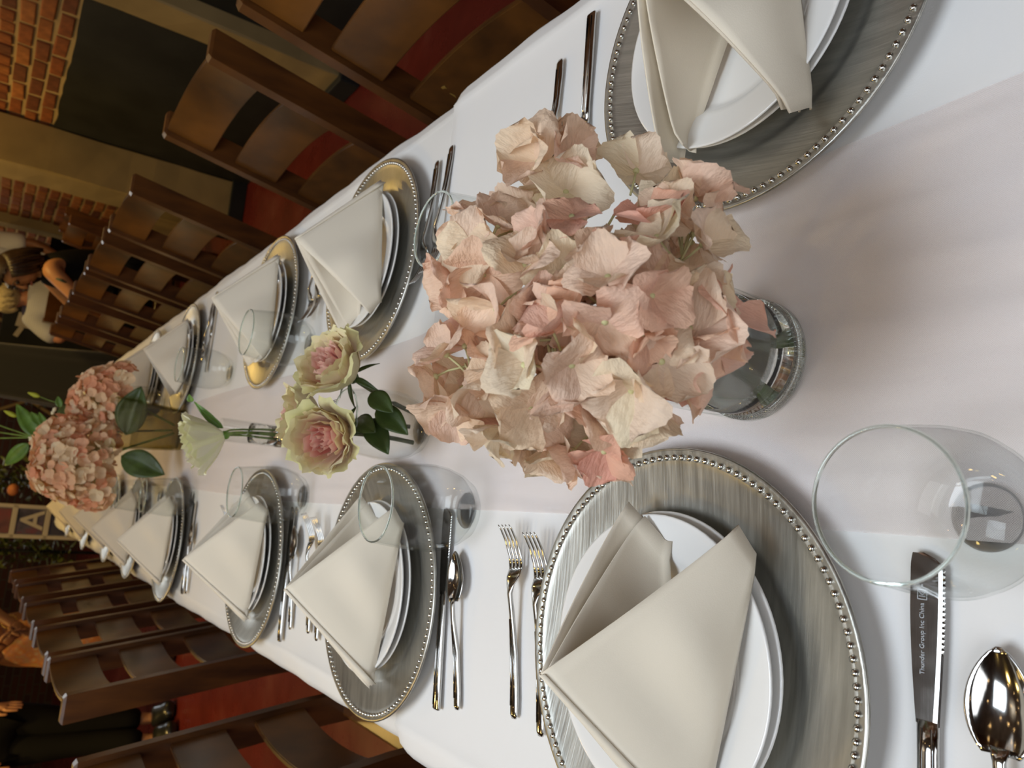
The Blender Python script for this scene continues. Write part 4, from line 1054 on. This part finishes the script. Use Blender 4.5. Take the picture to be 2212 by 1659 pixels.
# ------------------------------------------------------------------ people
SKIN_A = simple('skin_warm', (0.42, 0.20, 0.10), 0.5, 0, 0.4, 0.12, 10)
SKIN_B = simple('skin_pink', (0.42, 0.19, 0.13), 0.5, 0, 0.4, 0.12, 10)
SKIN_C = simple('skin_brown', (0.20, 0.085, 0.045), 0.5, 0, 0.4, 0.15, 10)
HAIR_D = simple('dark_hair', (0.022, 0.010, 0.007), 0.45, 0, 0.5, 0.4, 60)
HAIR_L = simple('pale_blond_hair', (0.55, 0.45, 0.26), 0.5, 0, 0.4, 0.25, 60)
BLACK = cloth_mat('black_cotton', (0.005, 0.005, 0.0055), 400, 0.3, 0.0)
WHITE = cloth_mat('white_cotton', (0.62, 0.62, 0.66), 400, 0.3)
SHOE = simple('black_leather', (0.012, 0.013, 0.014), 0.3, 0, 0.5, 0.2, 20, 0.0, 60, 0.4)
EYE = simple('dark_eye', (0.02, 0.012, 0.01), 0.2)
LIP = simple('lip', (0.35, 0.11, 0.09), 0.5)
def stripes():
    mt, nt, b = newmat('grey_striped_knit'); tc = node(nt, 'ShaderNodeTexCoord'); w = node(nt, 'ShaderNodeTexWave'); w.bands_direction = 'Z'
    w.inputs['Scale'].default_value = 24; nt.links.new(tc.outputs['Object'], w.inputs['Vector'])
    r = ramp(nt, w.outputs['Fac'], [(0.3, (0.34, 0.35, 0.43)), (0.7, (0.52, 0.53, 0.62))]); nt.links.new(r.outputs[0], b.inputs['Base Color']); b.inputs['Roughness'].default_value = 0.85; return mt
STRIPE = stripes()
def floral():
    mt, nt, b = newmat('orange_floral_print'); n = noise(nt, 26, 4); v = node(nt, 'ShaderNodeTexVoronoi'); v.inputs['Scale'].default_value = 22
    tc = node(nt, 'ShaderNodeTexCoord'); nt.links.new(tc.outputs['Object'], v.inputs['Vector'])
    r = ramp(nt, v.outputs['Distance'], [(0.15, (0.52, 0.36, 0.20)), (0.35, (0.50, 0.15, 0.03)), (0.6, (0.36, 0.10, 0.05)), (0.8, (0.34, 0.22, 0.06))])
    mx = node(nt, 'ShaderNodeMix', data_type='RGBA'); r2 = ramp(nt, n.outputs['Fac'], [(0.4, (0.50, 0.20, 0.05)), (0.6, (0.46, 0.30, 0.20))]); mx.inputs[0].default_value = 0.45
    nt.links.new(r.outputs[0], mx.inputs[6]); nt.links.new(r2.outputs[0], mx.inputs[7]); nt.links.new(mx.outputs[2], b.inputs['Base Color']); b.inputs['Roughness'].default_value = 0.8; return mt
FLORAL = floral()
def skin(name, nodes, edges, root, mat, parent, origin, sub=2):
    """one continuous surface grown around a skeleton: nodes {key: (point, radius)}"""
    me = bpy.data.meshes.new(name); keys = list(nodes); ix = {k: i for i, k in enumerate(keys)}
    me.from_pydata([tuple(Vector(nodes[k][0]) - origin) for k in keys], [(ix[a], ix[b]) for a, b in edges], [])
    me.materials.append(mat)
    o = bpy.data.objects.new(name, me); COL.objects.link(o)
    md = o.modifiers.new('skin', 'SKIN'); md.use_smooth_shade = True
    sv = me.skin_vertices[0].data
    for k in keys:
        r = nodes[k][1]; sv[ix[k]].radius = r if isinstance(r, tuple) else (r, r)
    for i in range(len(keys)): sv[i].use_root = (keys[i] == root)
    sd = o.modifiers.new('smooth', 'SUBSURF'); sd.levels = sub; sd.render_levels = sub
    em = bpy.data.meshes.new_from_object(o.evaluated_get(bpy.context.evaluated_depsgraph_get())); bpy.data.objects.remove(o)
    for p in em.polygons: p.use_smooth = True
    if not em.materials: em.materials.append(mat)
    return obj(name, em, None, parent)
def hand_nodes(N, E, side, wrist, palm_dir, finger_dir, thumb_dir, curl):
    w = Vector(wrist); pd = Vector(palm_dir).normalized(); fd = Vector(finger_dir).normalized(); td = Vector(thumb_dir).normalized()
    N[side + 'palm'] = (w + pd * 0.055, (0.034, 0.018)); E.append((side + 'wrist', side + 'palm'))
    for k in range(4):
        b = w + pd * 0.088 + td * (0.027 - 0.018 * k); L = (0.062, 0.072, 0.067, 0.052)[k]
        m1 = b + (pd * 0.7 + fd * 0.5 * curl).normalized() * L * 0.5; tp = m1 + (pd * 0.4 + fd * curl).normalized() * L * 0.5
        a, c, d = side + 'f%da' % k, side + 'f%db' % k, side + 'f%dc' % k
        N[a] = (b, 0.0095); N[c] = (m1, 0.0085); N[d] = (tp, 0.0065)
        E += [(side + 'palm', a), (a, c), (c, d)]
    N[side + 't1'] = (w + pd * 0.035 + td * 0.040, 0.0115); N[side + 't2'] = (w + pd * 0.070 + td * 0.058 + fd * 0.01, 0.0095); N[side + 't3'] = (w + pd * 0.095 + td * 0.056 + fd * 0.02, 0.007)
    E += [(side + 'palm', side + 't1'), (side + 't1', side + 't2'), (side + 't2', side + 't3')]
def person(label, J, face, skin_mat, hair_mat, top, bottom, hair_len=0.0, sleeve=0.0, skirt=False, shoes=SHOE, bare_ankle=False, curl=0.5, group=None, palm=None):
    V3 = {k: Vector(v) for k, v in J.items()}
    org = Vector((V3['pelvis'].x, V3['pelvis'].y, 0)); root = empty('person', org); tag(root, label, 'person', group)
    f = Vector(face).normalized(); up = (V3['head'] - V3['neck']).normalized()
    side_v = up.cross(f).normalized()                     # toward the person's left
    N, E = {}, []
    N['pelvis'] = (V3['pelvis'], (0.125, 0.10)); N['waist'] = (V3['pelvis'].lerp(V3['chest'], 0.45), (0.105, 0.085)); N['chest'] = (V3['chest'], (0.13, 0.10)); N['neck0'] = (V3['neck'], 0.056)
    N['neck'] = (V3['neck'].lerp(V3['head'], 0.4), 0.052); N['jaw'] = (V3['head'] - up * 0.055 + f * 0.018, (0.060, 0.066)); N['head'] = (V3['head'] + up * 0.02, (0.074, 0.090)); N['crown'] = (V3['head'] + up * 0.085 - f * 0.012, (0.055, 0.065))
    E += [('pelvis', 'waist'), ('waist', 'chest'), ('chest', 'neck0'), ('neck0', 'neck'), ('neck', 'jaw'), ('jaw', 'head'), ('head', 'crown')]
    for s in 'LR':
        N[s + 'sh'] = (V3[s + 'sh'], 0.055); N[s + 'ua'] = (V3[s + 'sh'].lerp(V3[s + 'el'], 0.4), 0.049); N[s + 'el'] = (V3[s + 'el'], 0.038); N[s + 'fa'] = (V3[s + 'el'].lerp(V3[s + 'wr'], 0.35), 0.039); N[s + 'wrist'] = (V3[s + 'wr'], 0.026)
        E += [('chest', s + 'sh'), (s + 'sh', s + 'ua'), (s + 'ua', s + 'el'), (s + 'el', s + 'fa'), (s + 'fa', s + 'wrist')]
        pd = (V3[s + 'wr'] - V3[s + 'el']).normalized()
        if palm and s in palm: pd = Vector(palm[s]).normalized()
        td = side_v * (-1 if s == 'L' else 1) * 0.6 + f * 0.6
        td = (td - pd * td.dot(pd)).normalized()
        hand_nodes(N, E, s, V3[s + 'wr'], pd, (Vector((0, 0, -1)) - f * 0.2), td, curl)
        N[s + 'hip'] = (V3[s + 'hip'], 0.088); N[s + 'th'] = (V3[s + 'hip'].lerp(V3[s + 'kn'], 0.5), 0.075); N[s + 'kn'] = (V3[s + 'kn'], 0.054); N[s + 'ca'] = (V3[s + 'kn'].lerp(V3[s + 'an'], 0.35), 0.053); N[s + 'an'] = (V3[s + 'an'], 0.034)
        N[s + 'toe'] = (V3[s + 'toe'], (0.036, 0.022))
        E += [('pelvis', s + 'hip'), (s + 'hip', s + 'th'), (s + 'th', s + 'kn'), (s + 'kn', s + 'ca'), (s + 'ca', s + 'an'), (s + 'an', s + 'toe')]
    skin('body', N, E, 'pelvis', skin_mat, root, org)
    def grown(keys, g): return {k: (N[k][0], tuple(r + g for r in N[k][1]) if isinstance(N[k][1], tuple) else N[k][1] + g) for k in keys}
    tk = ['pelvis', 'waist', 'chest', 'neck0', 'Lsh', 'Rsh']; TN = grown(tk, 0.034); TE = [('pelvis', 'waist'), ('waist', 'chest'), ('chest', 'neck0'), ('chest', 'Lsh'), ('chest', 'Rsh')]
    TN['neck0'] = (V3['chest'].lerp(V3['neck'], 0.75), 0.095)
    for s in 'LR':
        if sleeve > 0:
            e = V3[s + 'sh'].lerp(V3[s + 'el'], min(1, sleeve)); TN[s + 'cuff'] = (e, 0.075 if sleeve <= 1 else 0.062); TE.append((s + 'sh', s + 'cuff'))
            if sleeve > 1:
                e2 = V3[s + 'el'].lerp(V3[s + 'wr'], sleeve - 1); TN[s + 'cuff2'] = (e2, 0.052); TE.append((s + 'cuff', s + 'cuff2'))
        else: TN[s + 'sh'] = (V3['chest'].lerp(V3[s + 'sh'], 0.72), 0.082)
    skin('top', TN, TE, 'pelvis', top, root, org)
    if skirt:
        BN = {'waist': (V3['pelvis'] + Vector((0, 0, 0.10)), (0.125, 0.11)), 'hipc': (V3['pelvis'] - Vector((0, 0, 0.08)), (0.175, 0.15)), 'mid': (V3['pelvis'] - Vector((0, 0, 0.35)), (0.20, 0.17)), 'hem': (V3['pelvis'] - Vector((0, 0, 0.62)), (0.24, 0.20))}
        skin('skirt', BN, [('waist', 'hipc'), ('hipc', 'mid'), ('mid', 'hem')], 'waist', bottom, root, org)
    else:
        bk = ['pelvis'] + [s + k for s in 'LR' for k in ('hip', 'th', 'kn', 'ca')]; BN = grown(bk, 0.024)
        BE = [('pelvis', s + 'hip') for s in 'LR'] + [(s + a, s + b) for s in 'LR' for a, b in (('hip', 'th'), ('th', 'kn'), ('kn', 'ca'))]
        for s in 'LR':
            BN[s + 'cf'] = (V3[s + 'an'] + Vector((0, 0, 0.05 if bare_ankle else 0.0)), 0.075); BE.append((s + 'ca', s + 'cf'))
        skin('trousers', BN, BE, 'pelvis', bottom, root, org)
    for s in 'LR':
        d = (V3[s + 'toe'] - V3[s + 'an']); d.z = 0; d.normalize(); a = Vector((V3[s + 'an'].x, V3[s + 'an'].y, V3[s + 'toe'].z))
        skin('shoe', {'h': (a - d * 0.05 + Vector((0, 0, 0.012)), (0.056, 0.046)), 'm': (a + d * 0.06 + Vector((0, 0, 0.012)), (0.062, 0.050)), 't': (a + d * 0.19 + Vector((0, 0, 0.004)), (0.060, 0.038)), 'k': (a + Vector((0, 0, 0.06)), 0.058)}, [('h', 'm'), ('m', 't'), ('m', 'k')], 'm', shoes, root, org, 2)
    # hair: a cap following the skull, with lengths falling behind and beside the face
    hb = bmesh.new(); c = V3['head'] + up * 0.03 - f * 0.018
    bmesh.ops.create_uvsphere(hb, u_segments=24, v_segments=16, radius=1.0)
    R = Matrix((f, side_v, up)).transposed()
    for vv in hb.verts:
        p = vv.co.copy(); keep = p.x < 0.42 + 0.7 * max(0, p.z - 0.15)
        if not keep: p = Vector((0.42 + 0.5 * (p.x - .42) * 0.2, p.y * 0.9, p.z * 0.9))
        w = Vector((p.x * 0.108, p.y * 0.089, p.z * 0.112)); w *= 1 + 0.03 * math.sin(p.y * 14 + p.z * 5)
        vv.co = c + R @ w - org
    bmesh.ops.delete(hb, geom=[vv for vv in hb.verts if (R.transposed() @ (vv.co + org - c)).x > 0.035 and (R.transposed() @ (vv.co + org - c)).z < 0.045], context='VERTS')
    if hair_len > 0:
        for k in range(26):
            a = PI * (0.28 + 1.44 * k / 25); st = c + R @ Vector((0.085 * math.cos(a), 0.082 * math.sin(a), 0.02)) - org
            en = st + (R @ Vector((0.02 * math.cos(a) - 0.02, 0.03 * math.sin(a), -1)).normalized()) * hair_len * (0.9 + 0.2 * math.sin(k * 3.7))
            tube(bez(st, st.lerp(en, 0.5) + R @ Vector((0.03 * math.cos(a), 0.03 * math.sin(a), 0)), en, 6), [0.022, 0.021, 0.020, 0.019, 0.017, 0.013, 0.006], 7, hb)
    obj('hair', hb, hair_mat, root)
    hd = V3['head'] - org
    nb_ = bmesh.new(); tube([hd + up * 0.030 + f * 0.082, hd + up * 0.004 + f * 0.098, hd - up * 0.014 + f * 0.106, hd - up * 0.020 + f * 0.088], [0.006, 0.010, 0.014, 0.010], 8, nb_); obj('nose', nb_, skin_mat, root)
    for s in (-1, 1):
        e = bmesh.new(); bmesh.ops.create_uvsphere(e, u_segments=10, v_segments=8, radius=0.0115, matrix=Matrix.Translation(hd + up * 0.025 + f * 0.080 + side_v * s * 0.032)); obj('eye', e, EYE, root)
        e = bmesh.new(); tube([hd + up * 0.045 + f * 0.086 + side_v * s * 0.018, hd + up * 0.050 + f * 0.086 + side_v * s * 0.034, hd + up * 0.044 + f * 0.076 + side_v * s * 0.050], [0.003, 0.004, 0.002], 6, e); obj('eyebrow', e, hair_mat, root)
        e = bmesh.new(); bmesh.ops.create_uvsphere(e, u_segments=10, v_segments=8, radius=1, matrix=Matrix.Translation(hd + up * 0.01 - f * 0.005 + side_v * s * 0.078) @ R.to_4x4() @ Matrix.Diagonal((0.018, 0.008, 0.030, 1))); obj('ear', e, skin_mat, root)
    e = bmesh.new(); tube([hd - up * 0.050 + f * 0.082 + side_v * 0.024, hd - up * 0.048 + f * 0.094, hd - up * 0.050 + f * 0.082 - side_v * 0.024], [0.003, 0.008, 0.003], 8, e); obj('mouth', e, LIP, root)
    return root, org
# seated woman in black, looking down toward the tables
pw, po = person('seated woman with long dark hair in a sleeveless black top, looking down, tattooed upper arm', dict(pelvis=(1.350, 5.330, 0.590), chest=(1.280, 5.290, 0.960), neck=(1.240, 5.270, 1.100), head=(1.185, 5.250, 1.205),
       Lsh=(1.250, 5.450, 1.050), Lel=(1.070, 5.510, 0.830), Lwr=(0.980, 5.440, 0.660), Rsh=(1.215, 5.120, 1.050), Rel=(1.025, 5.060, 0.840), Rwr=(0.960, 5.230, 0.660),
       Lhip=(1.310, 5.420, 0.575), Lkn=(0.890, 5.440, 0.550), Lan=(0.910, 5.440, 0.090), Ltoe=(0.760, 5.440, 0.035), Rhip=(1.310, 5.240, 0.575), Rkn=(0.890, 5.220, 0.550), Ran=(0.910, 5.220, 0.090), Rtoe=(0.760, 5.220, 0.035)),
       (-0.86, -0.28, -0.42), SKIN_A, HAIR_D, BLACK, BLACK, hair_len=0.20)
tb = bmesh.new(); sh, el = Vector((1.215, 5.12, 1.05)), Vector((1.025, 5.06, 0.84)); 
tube([sh.lerp(el, 0.22) + Vector((-0.02, -0.044, 0.01)) - po, sh.lerp(el, 0.30) + Vector((-0.01, -0.050, 0)) - po, sh.lerp(el, 0.40) + Vector((0.0, -0.047, -0.004)) - po], [0.006, 0.010, 0.005], 6, tb)
obj('tattoo', tb, simple('tattoo_ink', (0.05, 0.07, 0.05), 0.6), pw)
person('seated person with pale blond hair and a grey striped short sleeved shirt', dict(pelvis=(1.30, 6.40, 0.56), chest=(1.29, 6.42, 0.95), neck=(1.28, 6.44, 1.10), head=(1.26, 6.46, 1.215),
       Lsh=(1.13, 6.44, 1.04), Lel=(1.00, 6.34, 0.86), Lwr=(1.10, 6.16, 0.84), Rsh=(1.43, 6.46, 1.04), Rel=(1.47, 6.58, 0.82), Rwr=(1.40, 6.76, 0.80),
       Lhip=(1.20, 6.42, 0.545), Lkn=(1.18, 6.80, 0.52), Lan=(1.18, 6.78, 0.09), Ltoe=(1.18, 6.92, 0.035), Rhip=(1.39, 6.42, 0.545), Rkn=(1.42, 6.80, 0.52), Ran=(1.42, 6.78, 0.09), Rtoe=(1.42, 6.92, 0.035)),
       (-0.25, 0.95, -0.2), SKIN_B, HAIR_L, STRIPE, simple('dark_denim', (0.02, 0.024, 0.03), 0.8), hair_len=0.10, sleeve=0.95)
person('standing man in a loose white shirt and dark trousers by the bricks', dict(pelvis=(1.80, 7.25, 0.93), chest=(1.80, 7.23, 1.28), neck=(1.79, 7.22, 1.47), head=(1.77, 7.20, 1.60),
       Lsh=(1.80, 7.40, 1.40), Lel=(1.83, 7.46, 1.12), Lwr=(1.74, 7.42, 0.90), Rsh=(1.80, 7.05, 1.40), Rel=(1.84, 6.99, 1.12), Rwr=(1.76, 6.97, 0.90),
       Lhip=(1.80, 7.34, 0.90), Lkn=(1.79, 7.35, 0.50), Lan=(1.80, 7.35, 0.09), Ltoe=(1.66, 7.36, 0.035), Rhip=(1.80, 7.16, 0.90), Rkn=(1.79, 7.15, 0.50), Ran=(1.80, 7.15, 0.09), Rtoe=(1.66, 7.14, 0.035)),
       (-1, -0.1, -0.1), SKIN_C, HAIR_D, WHITE, BLACK, sleeve=0.9)
pf, fo = person('person in an orange floral dress standing behind the lower row chairs', dict(pelvis=(-0.93, 5.42, 0.90), chest=(-0.92, 5.42, 1.24), neck=(-0.91, 5.41, 1.42), head=(-0.89, 5.38, 1.55),
       Lsh=(-0.76, 5.40, 1.35), Lel=(-0.70, 5.30, 1.10), Lwr=(-0.80, 5.20, 0.93), Rsh=(-1.10, 5.40, 1.35), Rel=(-1.12, 5.28, 1.10), Rwr=(-0.93, 5.19, 0.95),
       Lhip=(-0.84, 5.42, 0.88), Lkn=(-0.84, 5.41, 0.49), Lan=(-0.84, 5.43, 0.09), Ltoe=(-0.83, 5.29, 0.035), Rhip=(-1.02, 5.42, 0.88), Rkn=(-1.02, 5.41, 0.49), Ran=(-1.02, 5.43, 0.09), Rtoe=(-1.03, 5.29, 0.035)),
       (0.2, -1, -0.2), SKIN_C, HAIR_D, FLORAL, FLORAL, hair_len=0.22, sleeve=0.3, skirt=True)
br = bmesh.new(); w0 = Vector((-0.80, 5.20, 0.93)) - fo
for k in range(16):
    a = 2 * PI * k / 16; bmesh.ops.create_icosphere(br, subdivisions=1, radius=0.006, matrix=Matrix.Translation(w0 + Vector((0.034 * math.cos(a), 0.012, 0.034 * math.sin(a)))))
obj('bracelet', br, M['gold'], pf)
person('person in black clothes and black shoes standing on the red floor', dict(pelvis=(-1.45, 5.40, 0.93), chest=(-1.45, 5.40, 1.29), neck=(-1.44, 5.39, 1.48), head=(-1.43, 5.37, 1.61),
       Lsh=(-1.28, 5.42, 1.41), Lel=(-1.22, 5.42, 1.13), Lwr=(-1.26, 5.24, 0.93), Rsh=(-1.63, 5.38, 1.41), Rel=(-1.68, 5.34, 1.13), Rwr=(-1.62, 5.22, 0.93),
       Lhip=(-1.36, 5.40, 0.90), Lkn=(-1.39, 5.30, 0.50), Lan=(-1.385, 5.22, 0.10), Ltoe=(-1.30, 5.08, 0.035), Rhip=(-1.54, 5.40, 0.90), Rkn=(-1.50, 5.26, 0.50), Ran=(-1.475, 5.10, 0.10), Rtoe=(-1.38, 4.95, 0.035)),
       (0.4, -0.9, -0.15), SKIN_A, HAIR_D, BLACK, BLACK, sleeve=1.5, bare_ankle=True, palm={'L': (0.1, -0.6, -0.75)})

# ------------------------------------------------------------------ far background
# letter banner with floral frame
bo = at_y(66, 1127, 6.45); bt = empty('letter_banner', (bo.x, 6.45, 0), (0, 0, 0.05)); tag(bt, 'tall cream framed letter banner with the letter A at the table end', 'banner')
obj('backing', box((0, 0.016, 0.92), (0.235, 0.012, 1.42), 0.003), M['white'], bt, smooth=False)
def panel_mat(name, a, b_, c):
    mt, nt, b = newmat(name); n = noise(nt, 7, 4); r = ramp(nt, n.outputs['Fac'], [(0.35, a), (0.5, b_), (0.65, c)]); nt.links.new(r.outputs[0], b.inputs['Base Color']); b.inputs['Roughness'].default_value = 0.35; return mt
PM = [panel_mat('photo_panel_a', (0.02, 0.015, 0.02), (0.12, 0.10, 0.14), (0.22, 0.05, 0.06)), panel_mat('photo_panel_b', (0.24, 0.05, 0.045), (0.20, 0.07, 0.05), (0.10, 0.03, 0.03)), panel_mat('photo_panel_c', (0.03, 0.03, 0.06), (0.06, 0.06, 0.10), (0.10, 0.08, 0.08))]
pz = bo.z; ps = 0.205
for k in range(-3, 3):
    z = pz + k * ps
    if z < 0.3 or z > 1.55: continue
    pn = obj('photo_panel', box((0, 0.006, z), (0.170, 0.008, 0.165), 0.002), PM[0 if k == 0 else 1 if k == 1 else 2 if k == -1 else 1], bt, smooth=False)
    for sx, sz, lx_, lz in [(-1, 0, 0.0175, 0.205), (1, 0, 0.0175, 0.205)]: pass
    obj('frame_bar', box((0, 0.002, z + ps / 2), (0.235, 0.024, 0.032), 0.003), M['white'], bt, smooth=False)
for s in (-1, 1): obj('frame_post', box((s * 0.105, 0.002, 0.92), (0.026, 0.024, 1.42), 0.003), M['white'], bt, smooth=False)
cu = bpy.data.curves.new('letter', 'FONT'); cu.body = 'A'; cu.size = 0.20; cu.extrude = 0.003; cu.offset = 0.003; cu.align_x = 'CENTER'
tmp = bpy.data.objects.new('tmp', cu); COL.objects.link(tmp)
me = bpy.data.meshes.new_from_object(tmp.evaluated_get(bpy.context.evaluated_depsgraph_get())); bpy.data.objects.remove(tmp); me.materials.clear(); me.materials.append(M['white'])
obj('letter', me, None, bt, smooth=False, loc=(0.012, -0.002, pz - 0.075), rot=(PI / 2, 0, 0))
def foliage_mesh(pts, size, seed):
    rnd = random.Random(seed); bm = bmesh.new()
    for p in pts:
        d = Vector((rnd.uniform(-1, 1), rnd.uniform(-1, 1), rnd.uniform(-.6, 1))).normalized(); u = d.cross(Vector((0, 0, 1))).normalized() if abs(d.z) < .95 else Vector((1, 0, 0)); n_ = d.cross(u)
        L = size * rnd.uniform(.6, 1.3)
        vs = [bm.verts.new(p + d * L * a + u * L * b + n_ * L * c) for a, b, c in [(0, 0, 0), (.4, .22, .03), (.75, .16, .0), (1, 0, -.08), (.75, -.16, 0), (.4, -.22, .03), (.5, 0, -.05)]]
        for i in range(6): bm.faces.new((vs[i], vs[(i + 1) % 6], vs[6]))
    return bm
def garland(x, y, z0, z1, r, n, seed, label, parent=None):
    rnd = random.Random(seed); g = empty('leaf_garland', (x, y, 0)); tag(g, label, 'garland')
    obj('pole', tube([Vector((0, 0, 0)), Vector((0, 0, z1))], 0.012, 8), M['wainscot'], g)
    pts = [Vector((rnd.gauss(0, r), rnd.gauss(0, r * .6), rnd.uniform(z0, z1))) for _ in range(n)]
    obj('leaves', foliage_mesh(pts, 0.07, seed), simple('garland_leaf', (0.10, 0.12, 0.02), 0.5, 0, 0.4, 0.5, 12), g, smooth=False)['kind'] = 'stuff'
    return g
ga = garland(-0.52, 6.60, 0.55, 1.7, 0.055, 420, 3, 'leafy garland on the lower side of the letter banner')
gb = garland(-0.02, 6.60, 0.75, 1.7, 0.06, 380, 4, 'leafy garland on the upper side of the letter banner')
op = at_y(28, 1058, 6.45)
bs = bmesh.new(); bmesh.ops.create_uvsphere(bs, u_segments=24, v_segments=14, radius=0.042)
for v_ in bs.verts:
    a = math.atan2(v_.co.y, v_.co.x); v_.co *= 1 - 0.07 * abs(math.sin(a * 4)); v_.co.z *= 0.85
pk = obj('ornament', bs, simple('peach_ornament', (0.62, 0.22, 0.08), 0.5, 0, 0.4, 0.2, 20), gb); pk.location = op - Vector((-0.02, 6.60, 0)); pk['label'] = 'peach orange round ornament'
# draped stand
dsx = 0.80
def drape():
    rows = []
    for i in range(15):
        s = i / 14; z = 1.62 * (1 - s); row = []
        for k in range(57):
            a = 2 * PI * k / 56
            r = (0.165 + 0.10 * s ** 1.5) * (1 + 0.07 * s * math.sin(9 * a + 0.8 * math.sin(2 * a)))
            row.append(Vector((r * 1.15 * math.cos(a), r * 0.8 * math.sin(a), z)))
        rows.append(row)
    top = [[Vector((0.165 * 1.15 * q * math.cos(2 * PI * k / 56), 0.165 * 0.8 * q * math.sin(2 * PI * k / 56), 1.62 + 0.012 * (1 - q * q))) for k in range(57)] for q in (0.02, 0.5, 1)]
    bm = bmesh.new(); grid(bm, top); grid(bm, rows); bmesh.ops.remove_doubles(bm, verts=bm.verts, dist=0.0005); bmesh.ops.recalc_face_normals(bm, faces=bm.faces); return bm
tag(obj('draped_stand', drape(), M['charcloth'], loc=(dsx, 6.95, 0)), 'tall stand covered in charcoal grey cloth past the table end', 'stand')
# trellis with leaves, notice sheets on a dark board
tr = empty('trellis', (1.22, 9.6, 0)); tag(tr, 'pale crossed lattice screen with leaves behind the people', 'screen')
for k in range(-2, 3):
    for s in (-1, 1):
        bm = bmesh.new(); add_box(bm, (0, 0, 0), (0.03, 0.012, 1.5)); bmesh.ops.rotate(bm, verts=bm.verts, matrix=Matrix.Rotation(s * 0.5, 3, 'Y')); bmesh.ops.translate(bm, verts=bm.verts, vec=(k * 0.2, 0.006 * s, 0.85))
        bmesh.ops.bisect_plane(bm, geom=bm.verts[:] + bm.edges[:] + bm.faces[:], plane_co=(0, 0, 0.1), plane_no=(0, 0, -1), clear_outer=True)
        obj('lath', bm, M['post'], tr, smooth=False)
rnd = random.Random(2)
obj('leaves', foliage_mesh([Vector((rnd.uniform(-.6, .5), rnd.uniform(.03, .12), rnd.uniform(.2, 1.7))) for _ in range(260)], 0.10, 6), simple('ivy_leaf', (0.02, 0.05, 0.012), 0.5), tr, smooth=False)['kind'] = 'stuff'
nbd = empty('notice_stand', (1.36, 8.2, 0)); tag(nbd, 'dark board on feet holding pale paper sheets, beyond the people', 'board')
obj('board', box((0, 0.02, 0.85), (0.50, 0.02, 0.75), 0.004), M['wainscot'], nbd, smooth=False)
for s in (-1, 1): obj('leg', box((s * 0.2, 0.03, 0.25), (0.03, 0.03, 0.5)), M['wainscot'], nbd, smooth=False)
for p0, w, h, r in [((60, 694), .13, .17, 0.1), ((96, 712), .05, .16, 0.05), ((40, 716), .10, .04, 0.4)]:
    q = at_y(*p0, 8.2); bm = bmesh.new(); add_box(bm, (0, 0, 0), (w, 0.004, h)); bmesh.ops.rotate(bm, verts=bm.verts, matrix=Matrix.Rotation(r, 3, 'Y'))
    obj('paper_sheet', bm, M['white'], nbd, smooth=False, loc=(q.x - 1.36, 0.006, q.z))
